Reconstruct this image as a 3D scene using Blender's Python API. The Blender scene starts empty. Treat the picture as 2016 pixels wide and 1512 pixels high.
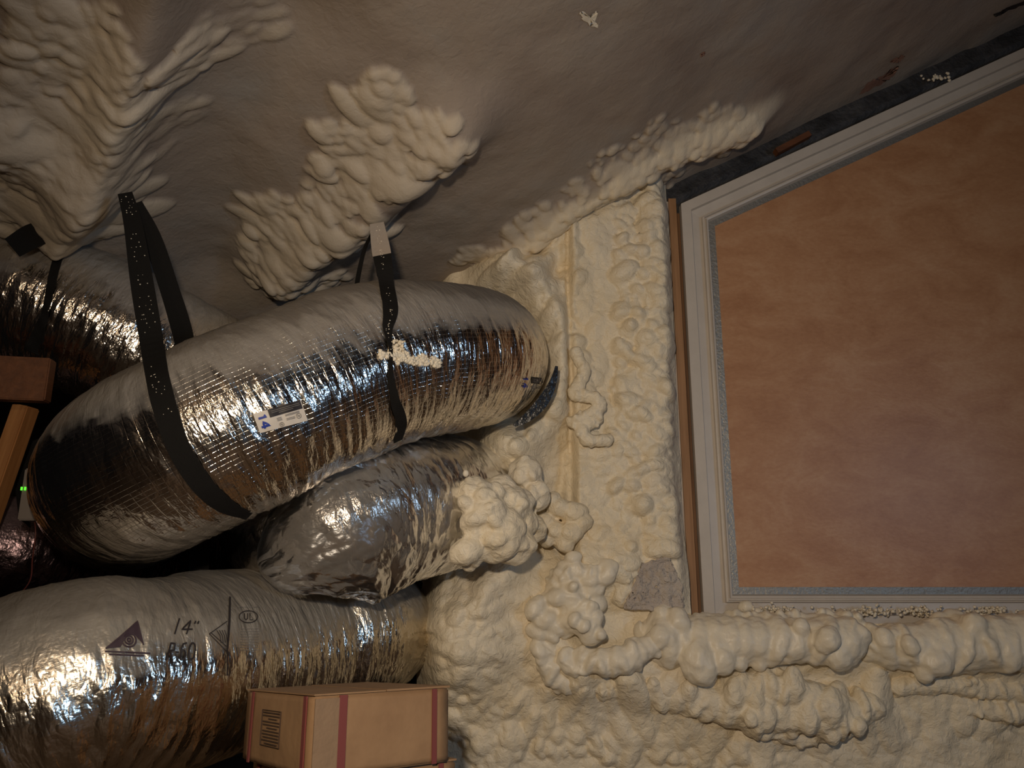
import bpy, bmesh, math, random
import numpy as np
from mathutils import Vector, Matrix, Euler
from mathutils.bvhtree import BVHTree

random.seed(7)
RS = np.random.RandomState(11)
S = bpy.context.scene
C = S.collection

# ------------------------------------------------------------ camera, world, lights, exposure
CZ = 0.635            # camera height above the attic floor (kneeling)
PITCH = math.radians(13.0)
F = 26.0 / 36.0 * 2016
cam_d = bpy.data.cameras.new('camera'); cam_d.lens = 26.0; cam_d.sensor_width = 36.0; cam_d.clip_start = 0.02
cam = bpy.data.objects.new('camera', cam_d); C.objects.link(cam)
cam.location = (0, 0, CZ); cam.rotation_euler = (math.radians(90) + PITCH, 0, 0)
S.camera = cam
w = bpy.data.worlds.new('world'); S.world = w; w.use_nodes = True
w.node_tree.nodes['Background'].inputs[0].default_value = (1.0, 0.78, 0.62, 1)
w.node_tree.nodes['Background'].inputs[1].default_value = 0.02
S.view_settings.view_transform = 'Standard'; S.view_settings.look = 'None'
S.view_settings.gamma = 1.0; S.view_settings.use_curve_mapping = False
S.view_settings.exposure = -0.24

def aim(o, target):
    o.rotation_euler = (Vector(target) - o.location).to_track_quat('-Z', 'Y').to_euler()
# hand-held work light beside the camera
sp = bpy.data.lights.new('work_light', 'SPOT'); sp.energy = 76; sp.color = (1.0, 0.825, 0.63)
sp.shadow_soft_size = 0.035; sp.spot_size = math.radians(135); sp.spot_blend = 1.0
spo = bpy.data.objects.new('work_light', sp); C.objects.link(spo)
spo.location = (-0.12, 0.0, CZ + 0.26); aim(spo, (0.42, 2.3, CZ + 0.0))
# warm bulb hanging further back in the attic
bl = bpy.data.lights.new('attic_bulb', 'POINT'); bl.energy = 9; bl.color = (1.0, 0.72, 0.46); bl.shadow_soft_size = 0.04
blo = bpy.data.objects.new('attic_bulb', bl); C.objects.link(blo); blo.location = (-0.7, -0.6, CZ + 0.75)

# ------------------------------------------------------------ helpers
cp, sn = math.cos(PITCH), math.sin(PITCH)
def P(px, py, Y):
    """point in the attic seen in direction (px, py) at distance Y in front of the camera"""
    x = (px - 1008) / F; y = (756 - py) / F
    dY = cp - y * sn; dZ = sn + y * cp
    return Vector((x / dY * Y, Y, CZ + dZ / dY * Y))
def tag(o, label=None, cat=None, group=None, kind=None):
    if label: o['label'] = label
    if cat: o['category'] = cat
    if group: o['group'] = group
    if kind: o['kind'] = kind
    return o
def obj(name, verts, faces, mat, parent=None, smooth=True, uvs=None):
    me = bpy.data.meshes.new(name)
    me.from_pydata([tuple(v) for v in verts], [], faces)
    if uvs is not None:
        ul = me.uv_layers.new(name='UVMap')
        li = np.zeros(len(me.loops), dtype=np.int32); me.loops.foreach_get('vertex_index', li)
        ul.data.foreach_set('uv', np.asarray(uvs, dtype=np.float32)[li].ravel())
    if smooth: me.polygons.foreach_set('use_smooth', [True] * len(me.polygons))
    me.materials.append(mat); me.update()
    o = bpy.data.objects.new(name, me); C.objects.link(o)
    if parent: o.parent = parent
    return o
def bm_obj(name, bm, mat, parent=None, smooth=False):
    me = bpy.data.meshes.new(name); bm.to_mesh(me); bm.free()
    if smooth: me.polygons.foreach_set('use_smooth', [True] * len(me.polygons))
    me.materials.append(mat)
    o = bpy.data.objects.new(name, me); C.objects.link(o)
    if parent: o.parent = parent
    return o
def grid_faces(nu, nv, wrap_v=False):
    idx = np.arange(nu * nv).reshape(nu, nv)
    if wrap_v:
        a = idx[:-1]; b = idx[1:]
        f = np.stack([a, b, np.roll(b, -1, 1), np.roll(a, -1, 1)], -1)
    else:
        f = np.stack([idx[:-1, :-1], idx[1:, :-1], idx[1:, 1:], idx[:-1, 1:]], -1)
    return f.reshape(-1, 4)
TAB = RS.rand(256, 256)
def vn(x, y, seed=0):
    x = np.asarray(x) + seed * 17.31; y = np.asarray(y) + seed * 9.77
    xi = np.floor(x).astype(int); yi = np.floor(y).astype(int)
    fx = x - xi; fy = y - yi
    fx = fx * fx * (3 - 2 * fx); fy = fy * fy * (3 - 2 * fy)
    a = TAB[xi & 255, yi & 255]; b = TAB[(xi + 1) & 255, yi & 255]
    c = TAB[xi & 255, (yi + 1) & 255]; d = TAB[(xi + 1) & 255, (yi + 1) & 255]
    return (a * (1 - fx) + b * fx) * (1 - fy) + (c * (1 - fx) + d * fx) * fy
def fbm(x, y, seed=0, oct=4):
    s = 0; a = .5
    for i in range(oct):
        s = s + a * vn(np.asarray(x) * 2 ** i, np.asarray(y) * 2 ** i, seed + i); a *= .5
    return s / (1 - .5 ** oct) - .5
def sstep(a, b, x):
    t = np.clip((x - a) / (b - a), 0, 1); return t * t * (3 - 2 * t)

# ------------------------------------------------------------ materials
def new_mat(name):
    m = bpy.data.materials.new(name); m.use_nodes = True
    nt = m.node_tree; return m, nt, nt.nodes['Principled BSDF']
def lk(nt, a, b): nt.links.new(a, b)
def node(nt, t, **kw):
    n = nt.nodes.new(t)
    for k, v in kw.items(): setattr(n, k, v)
    return n
def coords(nt, scale, kind='Object'):
    tc = node(nt, 'ShaderNodeTexCoord'); mp = node(nt, 'ShaderNodeMapping')
    mp.inputs['Scale'].default_value = scale
    lk(nt, tc.outputs[kind], mp.inputs[0]); return mp.outputs[0]
def noise(nt, co, sc, det=4, rough=.5, dist=0):
    n = node(nt, 'ShaderNodeTexNoise'); n.inputs['Scale'].default_value = sc
    n.inputs['Detail'].default_value = det; n.inputs['Roughness'].default_value = rough
    n.inputs['Distortion'].default_value = dist; lk(nt, co, n.inputs['Vector']); return n.outputs['Fac']
def ramp(nt, fac, stops):
    r = node(nt, 'ShaderNodeValToRGB'); e = r.color_ramp.elements
    while len(e) < len(stops): e.new(.5)
    for i, (p, c) in enumerate(stops):
        e[i].position = p; e[i].color = (c, c, c, 1) if isinstance(c, (int, float)) else (*c, 1)
    lk(nt, fac, r.inputs[0]); return r.outputs[0]
def bump(nt, h, dist, strength=1.0, prev=None):
    b = node(nt, 'ShaderNodeBump'); b.inputs['Distance'].default_value = dist
    b.inputs['Strength'].default_value = strength; lk(nt, h, b.inputs['Height'])
    if prev is not None: lk(nt, prev, b.inputs['Normal'])
    return b.outputs[0]
def math_(nt, op, a, b=None):
    n = node(nt, 'ShaderNodeMath', operation=op)
    for i, v in enumerate((a, b)):
        if v is None: continue
        if isinstance(v, (int, float)): n.inputs[i].default_value = v
        else: lk(nt, v, n.inputs[i])
    return n.outputs[0]

def foam_mat(name, c1, c2, c3, rough=.55, fine=1.0):
    m, nt, p = new_mat(name)
    co = coords(nt, (1, 1, 1))
    n1 = noise(nt, co, 3.2, 4, .55, .4)
    col = ramp(nt, n1, [(.3, c1), (.52, c2), (.75, c3)])
    lk(nt, col, p.inputs['Base Color'])
    p.inputs['Roughness'].default_value = rough
    p.inputs['Specular IOR Level'].default_value = .35
    b = bump(nt, noise(nt, co, 55, 3, .5, .6), .006 * fine)
    b = bump(nt, noise(nt, co, 260, 3, .6), .0010 * fine, 1, b)
    lk(nt, b, p.inputs['Normal'])
    return m
M_foam = foam_mat('cream_spray_foam', (.79, .665, .46), (.82, .72, .54), (.77, .68, .53), .40)
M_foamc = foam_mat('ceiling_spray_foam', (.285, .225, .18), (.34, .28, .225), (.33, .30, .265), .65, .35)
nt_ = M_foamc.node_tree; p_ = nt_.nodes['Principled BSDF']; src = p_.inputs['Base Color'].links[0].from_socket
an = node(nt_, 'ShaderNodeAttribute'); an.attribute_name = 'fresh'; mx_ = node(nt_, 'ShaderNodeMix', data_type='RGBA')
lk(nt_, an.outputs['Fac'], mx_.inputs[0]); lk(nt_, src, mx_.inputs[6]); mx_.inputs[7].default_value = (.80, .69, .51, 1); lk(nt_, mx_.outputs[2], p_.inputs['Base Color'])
M_bead = foam_mat('glossy_fresh_foam', (.78, .69, .53), (.81, .73, .58), (.78, .70, .56), .38, .35)
M_cut = foam_mat('rough_cut_foam', (.40, .33, .28), (.48, .41, .35), (.58, .52, .45), .9, 2.2)

def foil_mat(name, base=(.74, .69, .62), wr=1.0, dust=.5, rough=.17, grid=.0, dustcol=(.20, .17, .13)):
    m, nt, p = new_mat(name)
    uv = coords(nt, (1, 1, 1), 'UV')
    tc = node(nt, 'ShaderNodeTexCoord')
    # wrinkles: stretched across the duct, in two directions
    def vor(sx, sy, rot, sc, dist):
        mp = node(nt, 'ShaderNodeMapping'); mp.inputs['Scale'].default_value = (sx, sy, 1)
        mp.inputs['Rotation'].default_value = (0, 0, rot); lk(nt, uv, mp.inputs[0])
        nz = node(nt, 'ShaderNodeTexNoise'); nz.inputs['Scale'].default_value = sc * .6; nz.inputs['Detail'].default_value = 3
        lk(nt, mp.outputs[0], nz.inputs['Vector'])
        mx = node(nt, 'ShaderNodeMix', data_type='VECTOR'); mx.inputs[0].default_value = dist
        lk(nt, mp.outputs[0], mx.inputs[4]); lk(nt, nz.outputs['Color'], mx.inputs[5])
        v = node(nt, 'ShaderNodeTexVoronoi'); v.inputs['Scale'].default_value = sc
        lk(nt, mx.outputs[1], v.inputs['Vector']); return v.outputs['Distance']
    v1 = vor(1, .22, .25, 34, .10)
    v2 = vor(1, .25, -.25, 80, .08)
    mask = ramp(nt, noise(nt, uv, 5, 3), [(.35, .15), (.62, 1.0)])
    h = math_(nt, 'MULTIPLY', v1, mask)
    b = bump(nt, h, .0045 * wr)
    b = bump(nt, v2, .0010 * wr, 1, b)
    b = bump(nt, noise(nt, uv, 200, 2), .0004 * wr, 1, b)
    if grid > 0:
        br = node(nt, 'ShaderNodeTexBrick'); br.offset = 0
        br.inputs['Scale'].default_value = 1; br.inputs['Mortar Size'].default_value = .0008
        br.inputs['Brick Width'].default_value = .011; br.inputs['Row Height'].default_value = .011
        br.inputs['Mortar Smooth'].default_value = 1.0
        lk(nt, uv, br.inputs['Vector'])
        b = bump(nt, br.outputs['Fac'], .0008 * grid, 1, b)
    lk(nt, b, p.inputs['Normal'])
    # settled dust on the surfaces that look up
    g = node(nt, 'ShaderNodeNewGeometry'); sx = node(nt, 'ShaderNodeSeparateXYZ'); lk(nt, g.outputs['Normal'], sx.inputs[0])
    dn = math_(nt, 'ADD', sx.outputs[2], math_(nt, 'MULTIPLY', noise(nt, uv, 9, 5, .6), .5))
    dm = ramp(nt, dn, [(.42, 0.0), (.95, dust)])
    mc = node(nt, 'ShaderNodeMix', data_type='RGBA'); lk(nt, dm, mc.inputs[0])
    mc.inputs[6].default_value = (*base, 1); mc.inputs[7].default_value = (*dustcol, 1)
    lk(nt, mc.outputs[2], p.inputs['Base Color'])
    lk(nt, math_(nt, 'SUBTRACT', 1.0, dm), p.inputs['Metallic'])
    lk(nt, math_(nt, 'ADD', math_(nt, 'MULTIPLY', dm, .5), rough), p.inputs['Roughness'])
    return m
M_foil = foil_mat('silver_foil', grid=.3, dust=.9, dustcol=(.135, .112, .088))
M_foil2 = foil_mat('silver_foil_crumpled', base=(.70, .65, .59), wr=1.3, dust=.85)
M_foil3 = foil_mat('foil_under_plastic', base=(.62, .58, .54), wr=.9, dust=.6, rough=.22)
M_foil4 = foil_mat('silver_foil_printed', base=(.72, .66, .56), wr=1.35, dust=.8, rough=.2, dustcol=(.078, .063, .048))  # dust tone darkened to paint in the shadowing over the lowest duct
M_purple = foil_mat('purple_grey_jacket', base=(.20, .14, .15), wr=1.2, dust=.6, rough=.3, dustcol=(.10, .07, .07))

def plain(name, col, rough=.6, metal=0, bsc=0, bd=.001, spec=.5, var=.0):
    m, nt, p = new_mat(name)
    p.inputs['Base Color'].default_value = (*col, 1); p.inputs['Roughness'].default_value = rough
    p.inputs['Metallic'].default_value = metal; p.inputs['Specular IOR Level'].default_value = spec
    co = coords(nt, (1, 1, 1))
    if var:
        n = noise(nt, co, 14, 5, .6)
        lk(nt, ramp(nt, n, [(.3, tuple(c * (1 - var) for c in col)), (.7, tuple(min(1, c * (1 + var)) for c in col))]), p.inputs['Base Color'])
    if bsc: lk(nt, bump(nt, noise(nt, co, bsc, 3), bd), p.inputs['Normal'])
    return m
M_strap = plain('black_webbing', (.010, .009, .008), .7, bsc=900, bd=.0015, spec=.15)
M_white = plain('off_white_vinyl', (.60, .54, .47), .4, bsc=40, bd=.0006, var=.05)
M_tape = plain('silver_tape', (.42, .39, .34), .5, .8, bsc=120, bd=.002)
M_gap = plain('dark_flashing', (.045, .045, .048), .7, bsc=60, bd=.008, var=.6)
M_void = plain('painted_eave_shade', (.03, .021, .015), .95)  # near-black colour stands in for the shade in the eave behind the ducts
M_ink = plain('black_print', (.02, .015, .015), .6)
M_inkp = plain('purple_black_print', (.045, .025, .035), .6)
M_blue = plain('blue_print', (.01, .035, .30), .5)
M_grey = plain('grey_print', (.22, .2, .18), .6)
M_sticker = plain('white_sticker', (.62, .57, .50), .45)
M_red = plain('red_print', (.19, .045, .04), .8)
M_cprint = plain('brown_black_print', (.07, .04, .025), .8)
M_rub = plain('black_plastic', (.012, .012, .013), .3, bsc=60, bd=.004)
M_plate = plain('grey_plastic', (.20, .17, .15), .5)

def wood_mat(name, a, b_, sc=(1, 1, .06), rough=.6):
    m, nt, p = new_mat(name)
    co = coords(nt, sc)
    n = noise(nt, co, 60, 5, .6, .5)
    lk(nt, ramp(nt, n, [(.3, a), (.7, b_)]), p.inputs['Base Color'])
    p.inputs['Roughness'].default_value = rough
    lk(nt, bump(nt, n, .001), p.inputs['Normal']); return m
M_wood = wood_mat('pine_stud', (.30, .125, .04), (.46, .22, .08))
M_woodd = wood_mat('brown_beam', (.10, .035, .012), (.17, .06, .02), (.06, 1, 1))
M_woodg = wood_mat('window_jamb_wood', (.28, .14, .055), (.42, .22, .10))

def kraft():
    m, nt, p = new_mat('kraft_paper_facing')
    co = coords(nt, (.7, 1, 1.3))
    n1 = noise(nt, co, 7, 8, .68, .5); n2 = noise(nt, co, 90, 4, .6)
    n3 = math_(nt, 'ADD', math_(nt, 'MULTIPLY', n1, .75), math_(nt, 'MULTIPLY', n2, .25))
    lk(nt, ramp(nt, n3, [(.36, (.42, .20, .092)), (.5, (.50, .26, .130)), (.62, (.56, .32, .175))]), p.inputs['Base Color'])
    p.inputs['Roughness'].default_value = .42; p.inputs['Specular IOR Level'].default_value = .6
    lk(nt, bump(nt, n3, .0015), p.inputs['Normal']); return m
M_kraft = kraft()
def card():
    m, nt, p = new_mat('brown_cardboard')
    co = coords(nt, (1, 1, 1)); n = noise(nt, co, 9, 5, .6)
    lk(nt, ramp(nt, n, [(.3, (.27, .155, .075)), (.7, (.35, .21, .105))]), p.inputs['Base Color'])
    p.inputs['Roughness'].default_value = .75
    lk(nt, bump(nt, noise(nt, co, 30, 4), .002), p.inputs['Normal']); return m
M_card = card()
def plastic():
    m, nt, p = new_mat('clear_plastic_film')
    uv = coords(nt, (1, .45, 1), 'UV')
    out = nt.nodes['Material Output']; nt.nodes.remove(p)
    v = node(nt, 'ShaderNodeTexVoronoi'); v.inputs['Scale'].default_value = 17
    nz = node(nt, 'ShaderNodeTexNoise'); nz.inputs['Scale'].default_value = 8; nz.inputs['Detail'].default_value = 4; lk(nt, uv, nz.inputs['Vector'])
    mx = node(nt, 'ShaderNodeMix', data_type='VECTOR'); mx.inputs[0].default_value = .12
    lk(nt, uv, mx.inputs[4]); lk(nt, nz.outputs['Color'], mx.inputs[5]); lk(nt, mx.outputs[1], v.inputs['Vector'])
    b = bump(nt, v.outputs['Distance'], .014)
    b = bump(nt, noise(nt, uv, 70, 3), .002, 1, b)
    gl = node(nt, 'ShaderNodeBsdfGlossy'); gl.inputs['Roughness'].default_value = .27; lk(nt, b, gl.inputs['Normal'])
    gl.inputs['Color'].default_value = (.9, .9, .9, 1)
    df = node(nt, 'ShaderNodeBsdfTranslucent'); df.inputs['Color'].default_value = (.6, .56, .5, 1)
    d2 = node(nt, 'ShaderNodeBsdfDiffuse'); d2.inputs['Color'].default_value = (.36, .33, .29, 1); lk(nt, b, d2.inputs['Normal'])
    tr = node(nt, 'ShaderNodeBsdfTransparent'); tr.inputs['Color'].default_value = (.95, .94, .92, 1)
    m1 = node(nt, 'ShaderNodeMixShader'); m1.inputs[0].default_value = .30; lk(nt, tr.outputs[0], m1.inputs[1]); lk(nt, d2.outputs[0], m1.inputs[2])
    fr = node(nt, 'ShaderNodeFresnel'); fr.inputs['IOR'].default_value = 1.5; lk(nt, b, fr.inputs['Normal'])
    m2 = node(nt, 'ShaderNodeMixShader'); lk(nt, fr.outputs[0], m2.inputs[0]); lk(nt, m1.outputs[0], m2.inputs[1]); lk(nt, gl.outputs[0], m2.inputs[2])
    lk(nt, m2.outputs[0], out.inputs['Surface'])
    return m
M_plastic = plastic()
def emit(name, col, st):
    m, nt, p = new_mat(name)
    p.inputs['Base Color'].default_value = (0, 0, 0, 1); p.inputs['Emission Color'].default_value = (*col, 1)
    p.inputs['Emission Strength'].default_value = st; return m

# ------------------------------------------------------------ the attic shell
WY = 2.40                                    # plane of the gable wall's window
def box(name, lo, hi, mat, parent=None, bev=0):
    bm = bmesh.new(); bmesh.ops.create_cube(bm, size=1)
    for v in bm.verts: v.co = Vector([lo[i] + (v.co[i] + .5) * (hi[i] - lo[i]) for i in range(3)])
    if bev: bmesh.ops.bevel(bm, geom=bm.edges[:], offset=bev, segments=2, affect='EDGES')
    return bm_obj(name, bm, mat, parent)
floor = tag(box('floor', (-2.6, -2.5, -.05), (3.1, 2.75, 0), plain('dark_plywood', (.09, .055, .03), .8, bsc=20, bd=.003, var=.3)), kind='structure')
fr_wall = tag(box('wall_front', (-2.6, -2.6, 0), (3.1, -2.5, 3.4), plain('dim_attic_boards', (.16, .10, .06), .8, var=.3)), kind='structure')
lw = tag(box('wall_left', (-2.7, -2.5, 0), (-2.6, 2.75, 1.6), M_void), kind='structure')
bk = tag(box('wall_rear', (-2.6, 2.75, 0), (3.1, 2.80, 3.4), M_void), kind='structure')
def rect(name, pts, mat, parent=None): return obj(name, pts, [(0, 1, 2, 3)], mat, parent, False)
# right wall with the daylight window that glints in the foil
WX = 3.0; w0, w1, z0, z1 = -1.5, -.45, CZ + .16, CZ + .66
rw = []
for (a, b, c, d) in ((-2.5, w0, 0, 3.6), (w1, 2.75, 0, 3.6), (w0, w1, 0, z0), (w0, w1, z1, 3.6)):
    rw.append(((WX, a, c), (WX + .1, b, d)))
bm = bmesh.new()
for lo, hi in rw:
    r = bmesh.ops.create_cube(bm, size=1)
    for v in r['verts']: v.co = Vector([lo[i] + (v.co[i] + .5) * (hi[i] - lo[i]) for i in range(3)])
tag(bm_obj('wall_right', bm, bpy.data.materials['dim_attic_boards']), kind='structure')
win = tag(rect('window_2', [(WX + .05, w0, z0), (WX + .05, w1, z0), (WX + .05, w1, z1), (WX + .05, w0, z1)], emit('daylight_pane', (.42, .66, 1.0), 22)), kind='structure')
bm = bmesh.new()
for k in range(1, 4):
    y = w0 + (w1 - w0) * k / 4
    r = bmesh.ops.create_cube(bm, size=1)
    for v in r['verts']: v.co = Vector((WX + .03, y, (z0 + z1) / 2)) + Vector((v.co.x * .03, v.co.y * .05, v.co.z * (z1 - z0)))
bm_obj('window_bars', bm, M_white, win)

# ------------------------------------------------------------ ceiling: spray foam on the roof slope
def ceil_base(X, Y):
    s = np.where(X > 0, .482 * X, .22 * X)
    s = np.where(np.abs(X) < .15, (.351 * X + .131 * (X * X / .3 + .075)), s)
    return CZ + .983 + s + .024 * sstep(.35, .6, X) + .15 * (2.4 - Y)
def on_ceil(px, py):
    Y = 1.5
    lo, hi = .2, 4.0
    for _ in range(40):
        Y = (lo + hi) / 2; p = P(px, py, Y)
        if p.z > float(ceil_base(p.x, Y)): hi = Y
        else: lo = Y
    return P(px, py, Y)
class Field:
    def __init__(s, a0, a1, b0, b1, st):
        s.a = np.arange(a0, a1 + st / 2, st); s.b = np.arange(b0, b1 + st / 2, st); s.st = st
        s.A, s.B = np.meshgrid(s.a, s.b, indexing='ij'); s.H = np.zeros_like(s.A); s.base = None
    def stamp(s, ca, cb, ra, rb, ang, h, lift=0.0, k=.0014):
        R = max(ra, rb)
        i0 = max(0, int((ca - R - s.a[0]) / s.st)); i1 = min(len(s.a), int((ca + R - s.a[0]) / s.st) + 2)
        j0 = max(0, int((cb - R - s.b[0]) / s.st)); j1 = min(len(s.b), int((cb + R - s.b[0]) / s.st) + 2)
        if i0 >= i1 or j0 >= j1: return
        A = s.A[i0:i1, j0:j1] - ca; B = s.B[i0:i1, j0:j1] - cb
        c, n = math.cos(ang), math.sin(ang)
        q = ((A * c + B * n) / ra) ** 2 + ((-A * n + B * c) / rb) ** 2
        m = q < 1
        d = s.base[i0:i1, j0:j1] + lift + h * np.sqrt(np.clip(1 - q, 0, 1))
        Hs = s.H[i0:i1, j0:j1]
        hh = np.clip(.5 + .5 * (d - Hs) / k, 0, 1)
        sm = Hs * (1 - hh) + d * hh + k * hh * (1 - hh)
        Hs[m] = np.maximum(Hs, sm)[m]
CF = Field(-2.3, 3.0, .1, 2.62, .0055)
X, Y = CF.A, CF.B
Hb = .05 * fbm(X * 1.2, Y * 1.2, 3) + .016 * fbm(X * 7, Y * 7, 5, 3)
def blob(A, B, c, r, ang=0, asp=1):
    c_, s_ = math.cos(ang), math.sin(ang)
    u = (A - c[0]) * c_ + (B - c[1]) * s_; v = -(A - c[0]) * s_ + (B - c[1]) * c_
    return np.exp(-((u / (r * asp)) ** 2 + (v / r) ** 2))
def path_bulge(F_, pts, r, h):
    """ridge along a polyline on the field"""
    best = np.full_like(F_.A, 9.0)
    for (a, b) in zip(pts[:-1], pts[1:]):
        d = (b[0] - a[0], b[1] - a[1]); L = d[0] ** 2 + d[1] ** 2
        t = np.clip(((F_.A - a[0]) * d[0] + (F_.B - a[1]) * d[1]) / L, 0, 1)
        best = np.minimum(best, np.hypot(F_.A - a[0] - t * d[0], F_.B - a[1] - t * d[1]))
    return h * np.exp(-(best / r) ** 2)
def cxy(px, py): p = on_ceil(px, py); return (p.x, p.y)
Hb = Hb + path_bulge(CF, [cxy(120, 420), cxy(215, 260), cxy(290, 40), cxy(330, -120)], .065, .09)
Hb = Hb + path_bulge(CF, [cxy(560, 520), cxy(700, 400), cxy(900, 230)], .10, .10)
Hb = Hb + path_bulge(CF, [cxy(20, 250), cxy(200, 330)], .09, .05)
Hb = Hb + path_bulge(CF, [cxy(1010, 480), cxy(1180, 360), cxy(1480, 230)], .07, .05)
Hb = Hb - path_bulge(CF, [cxy(420, 540), cxy(430, 300), cxy(540, 60)], .16, .07)
Hb = Hb - path_bulge(CF, [cxy(770, 420), cxy(830, 350), cxy(900, 310)], .02, .02)
CF.base = Hb.copy(); CF.H = Hb.copy()
def lumps(fld, conv, n, region, r0, r1, hf, angs, asp=(1.2, 2.2), lift=0.0):
    """region = list of (px, py, spread_x, spread_y)"""
    for _ in range(n):
        q = random.choice(region)
        px = random.gauss(q[0], q[2]); py = random.gauss(q[1], q[3])
        if ((px - q[0]) / q[2]) ** 2 + ((py - q[1]) / q[3]) ** 2 > 2.6: continue
        c = conv(px, py)
        r = random.uniform(r0, r1) * (1 if random.random() < .8 else 1.4)
        a = random.uniform(*asp)
        fld.stamp(c[0], c[1], r * a, r / a ** .4, random.uniform(*angs), r * hf * random.uniform(.6, 1.2), lift)
# left mass of foam
LREG = [(215, 120, 45, 90), (225, 220, 35, 110), (215, 340, 45, 60), (120, 330, 80, 60), (70, 230, 60, 70), (110, 70, 60, 50), (60, 380, 70, 50), (160, 420, 70, 25)]
lumps(CF, cxy, 60, LREG[3:], .025, .045, .45, (.2, 1.2))
lumps(CF, cxy, 2400, LREG, .009, .018, .9, (-.5, 1.3), (1, 1.7))
lumps(CF, cxy, 120, [(355, 130, 32, 28), (380, 110, 25, 25), (320, 160, 22, 14)], .010, .022, 1.1, (-1, 1))
CREG = [(840, 240, 60, 34), (760, 250, 50, 50), (700, 300, 50, 45), (650, 400, 45, 35), (560, 450, 45, 35), (540, 520, 45, 35), (720, 420, 35, 25), (620, 540, 40, 15), (760, 180, 25, 25)]
lumps(CF, cxy, 50, CREG[1:5], .025, .04, .5, (.2, 1.2))
lumps(CF, cxy, 1100, CREG, .010, .022, .85, (-.2, 1.2), (1, 1.6))
DREG = [(1250, 330, 60, 30), (1350, 270, 60, 28), (1430, 235, 40, 20), (1180, 390, 50, 30), (1090, 430, 45, 25), (1040, 470, 40, 25), (960, 500, 40, 16)]
lumps(CF, cxy, 900, DREG, .010, .022, .7, (.4, 1.6), (1, 1.8))
lumps(CF, cxy, 50, [(330, 260, 60, 40), (480, 90, 60, 50)], .012, .02, .35, (-.4, .4))
Zc = ceil_base(X, Y) - CF.H
vs = np.stack([X, Y, Zc], -1).reshape(-1, 3)
fc = grid_faces(*X.shape)
# keep the raw edge ragged where the foam stops above the window
cen = vs[fc[:, 0]]
edge = 2.405 + .012 * fbm(cen[:, 0] * 9, cen[:, 0] * 0, 9) + np.where(cen[:, 0] < .55, .3, -.0)
fc = fc[cen[:, 1] < edge]
ceiling = tag(obj('ceiling', vs, fc.tolist(), M_foamc), kind='structure')
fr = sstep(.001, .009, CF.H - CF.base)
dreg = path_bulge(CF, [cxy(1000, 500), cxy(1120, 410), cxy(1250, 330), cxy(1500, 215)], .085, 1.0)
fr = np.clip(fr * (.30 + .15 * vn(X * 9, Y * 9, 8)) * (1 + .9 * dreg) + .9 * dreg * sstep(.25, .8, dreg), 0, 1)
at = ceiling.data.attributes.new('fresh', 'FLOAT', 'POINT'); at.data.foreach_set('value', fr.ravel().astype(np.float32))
# plain roof underside behind and beside the camera
g = [(x, y) for x in (-2.7, -.1, .1, 3.2) for y in (-2.6, .12)]
rvs = [(x, y, float(ceil_base(np.array(x), np.array(y)))) for x, y in g]
obj('roof_underside', rvs, [(0, 1, 3, 2), (2, 3, 5, 4), (4, 5, 7, 6)], M_foamc, ceiling, False)

# ------------------------------------------------------------ gable wall: spray foam
def wxz(px, py, Yp=2.27): p = P(px, py, Yp); return (p.x, p.z)
Lf = P(1325, 790, WY)                        # left edge of the window opening
XL = (P(1342, 401, WY - .04).x + P(1384, 1195, WY - .04).x) / 2 - .050; ZS = P(1600, 1215, WY).z          # opening: left edge x, sill z
WF = Field(-.42, 2.75, 0.0, CZ + 1.42, .0048)
X, Z = WF.A, WF.B
Hw = .05 + .035 * fbm(X * 2.5, Z * 2.5, 21) + .012 * fbm(X * 9, Z * 9, 22, 3)
colm = sstep(wxz(1100, 700)[0], wxz(1135, 700)[0], X + .02 * fbm(Z * 6, Z * 0, 4))
Hw = Hw + .10 * colm * sstep(CZ - .25, CZ - .0, Z) * (1 - sstep(XL - .05, XL + .01, X) * .75)
Hw = Hw + .06 * (1 - sstep(CZ - .15, CZ + .12, Z)) 
Hw = Hw + .13 * blob(X, Z, wxz(900, 1280), .14) + .06 * blob(X, Z, wxz(1000, 1200), .2)
Hw = Hw + path_bulge(WF, [wxz(1150, 1300), wxz(1400, 1290), wxz(2500, 1285)], .075, .07) + path_bulge(WF, [wxz(1150, 1340), wxz(1700, 1400)], .06, .05)
Hw = Hw + path_bulge(WF, [wxz(1110, 1130), wxz(1090, 1240), wxz(1110, 1330)], .06, .04)
Hw = Hw - .22 * (1 - sstep(-.34, -.20, X + .05 * fbm(Z * 7, Z * 0, 77))) 
ce = wxz(925, 705); rr_ = np.hypot(X - ce[0], (Z - ce[1]) * .95)
Hw = Hw + .13 * np.exp(-((rr_ - .30) / .075) ** 2) * sstep(ce[0] - .05, ce[0] + .10, X) * (1 - colm)
Hw = Hw + path_bulge(WF, [wxz(985, 545), wxz(1030, 480), wxz(1060, 440)], .022, .05) + path_bulge(WF, [wxz(1050, 560), wxz(1080, 500), wxz(1105, 430)], .04, .06)
ce = wxz(840, 990); rr_ = np.hypot(X - ce[0], (Z - ce[1]))
Hw = Hw + .09 * np.exp(-((rr_ - .30) / .07) ** 2) * sstep(ce[0] + .05, ce[0] + .2, X) * (1 - colm)
Hw = Hw + .022 * fbm(X * 14, Z * 14, 91, 3) - .035 * np.exp(-((X - wxz(1122, 700)[0] + .012 * fbm(Z * 12, Z * 0, 6)) / .010) ** 2) * sstep(CZ - .02, CZ + .1, Z) + .012 * np.maximum(0, fbm(X * 30, Z * 30, 93, 2))
WF.base = Hw.copy(); WF.H = Hw.copy()
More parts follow.
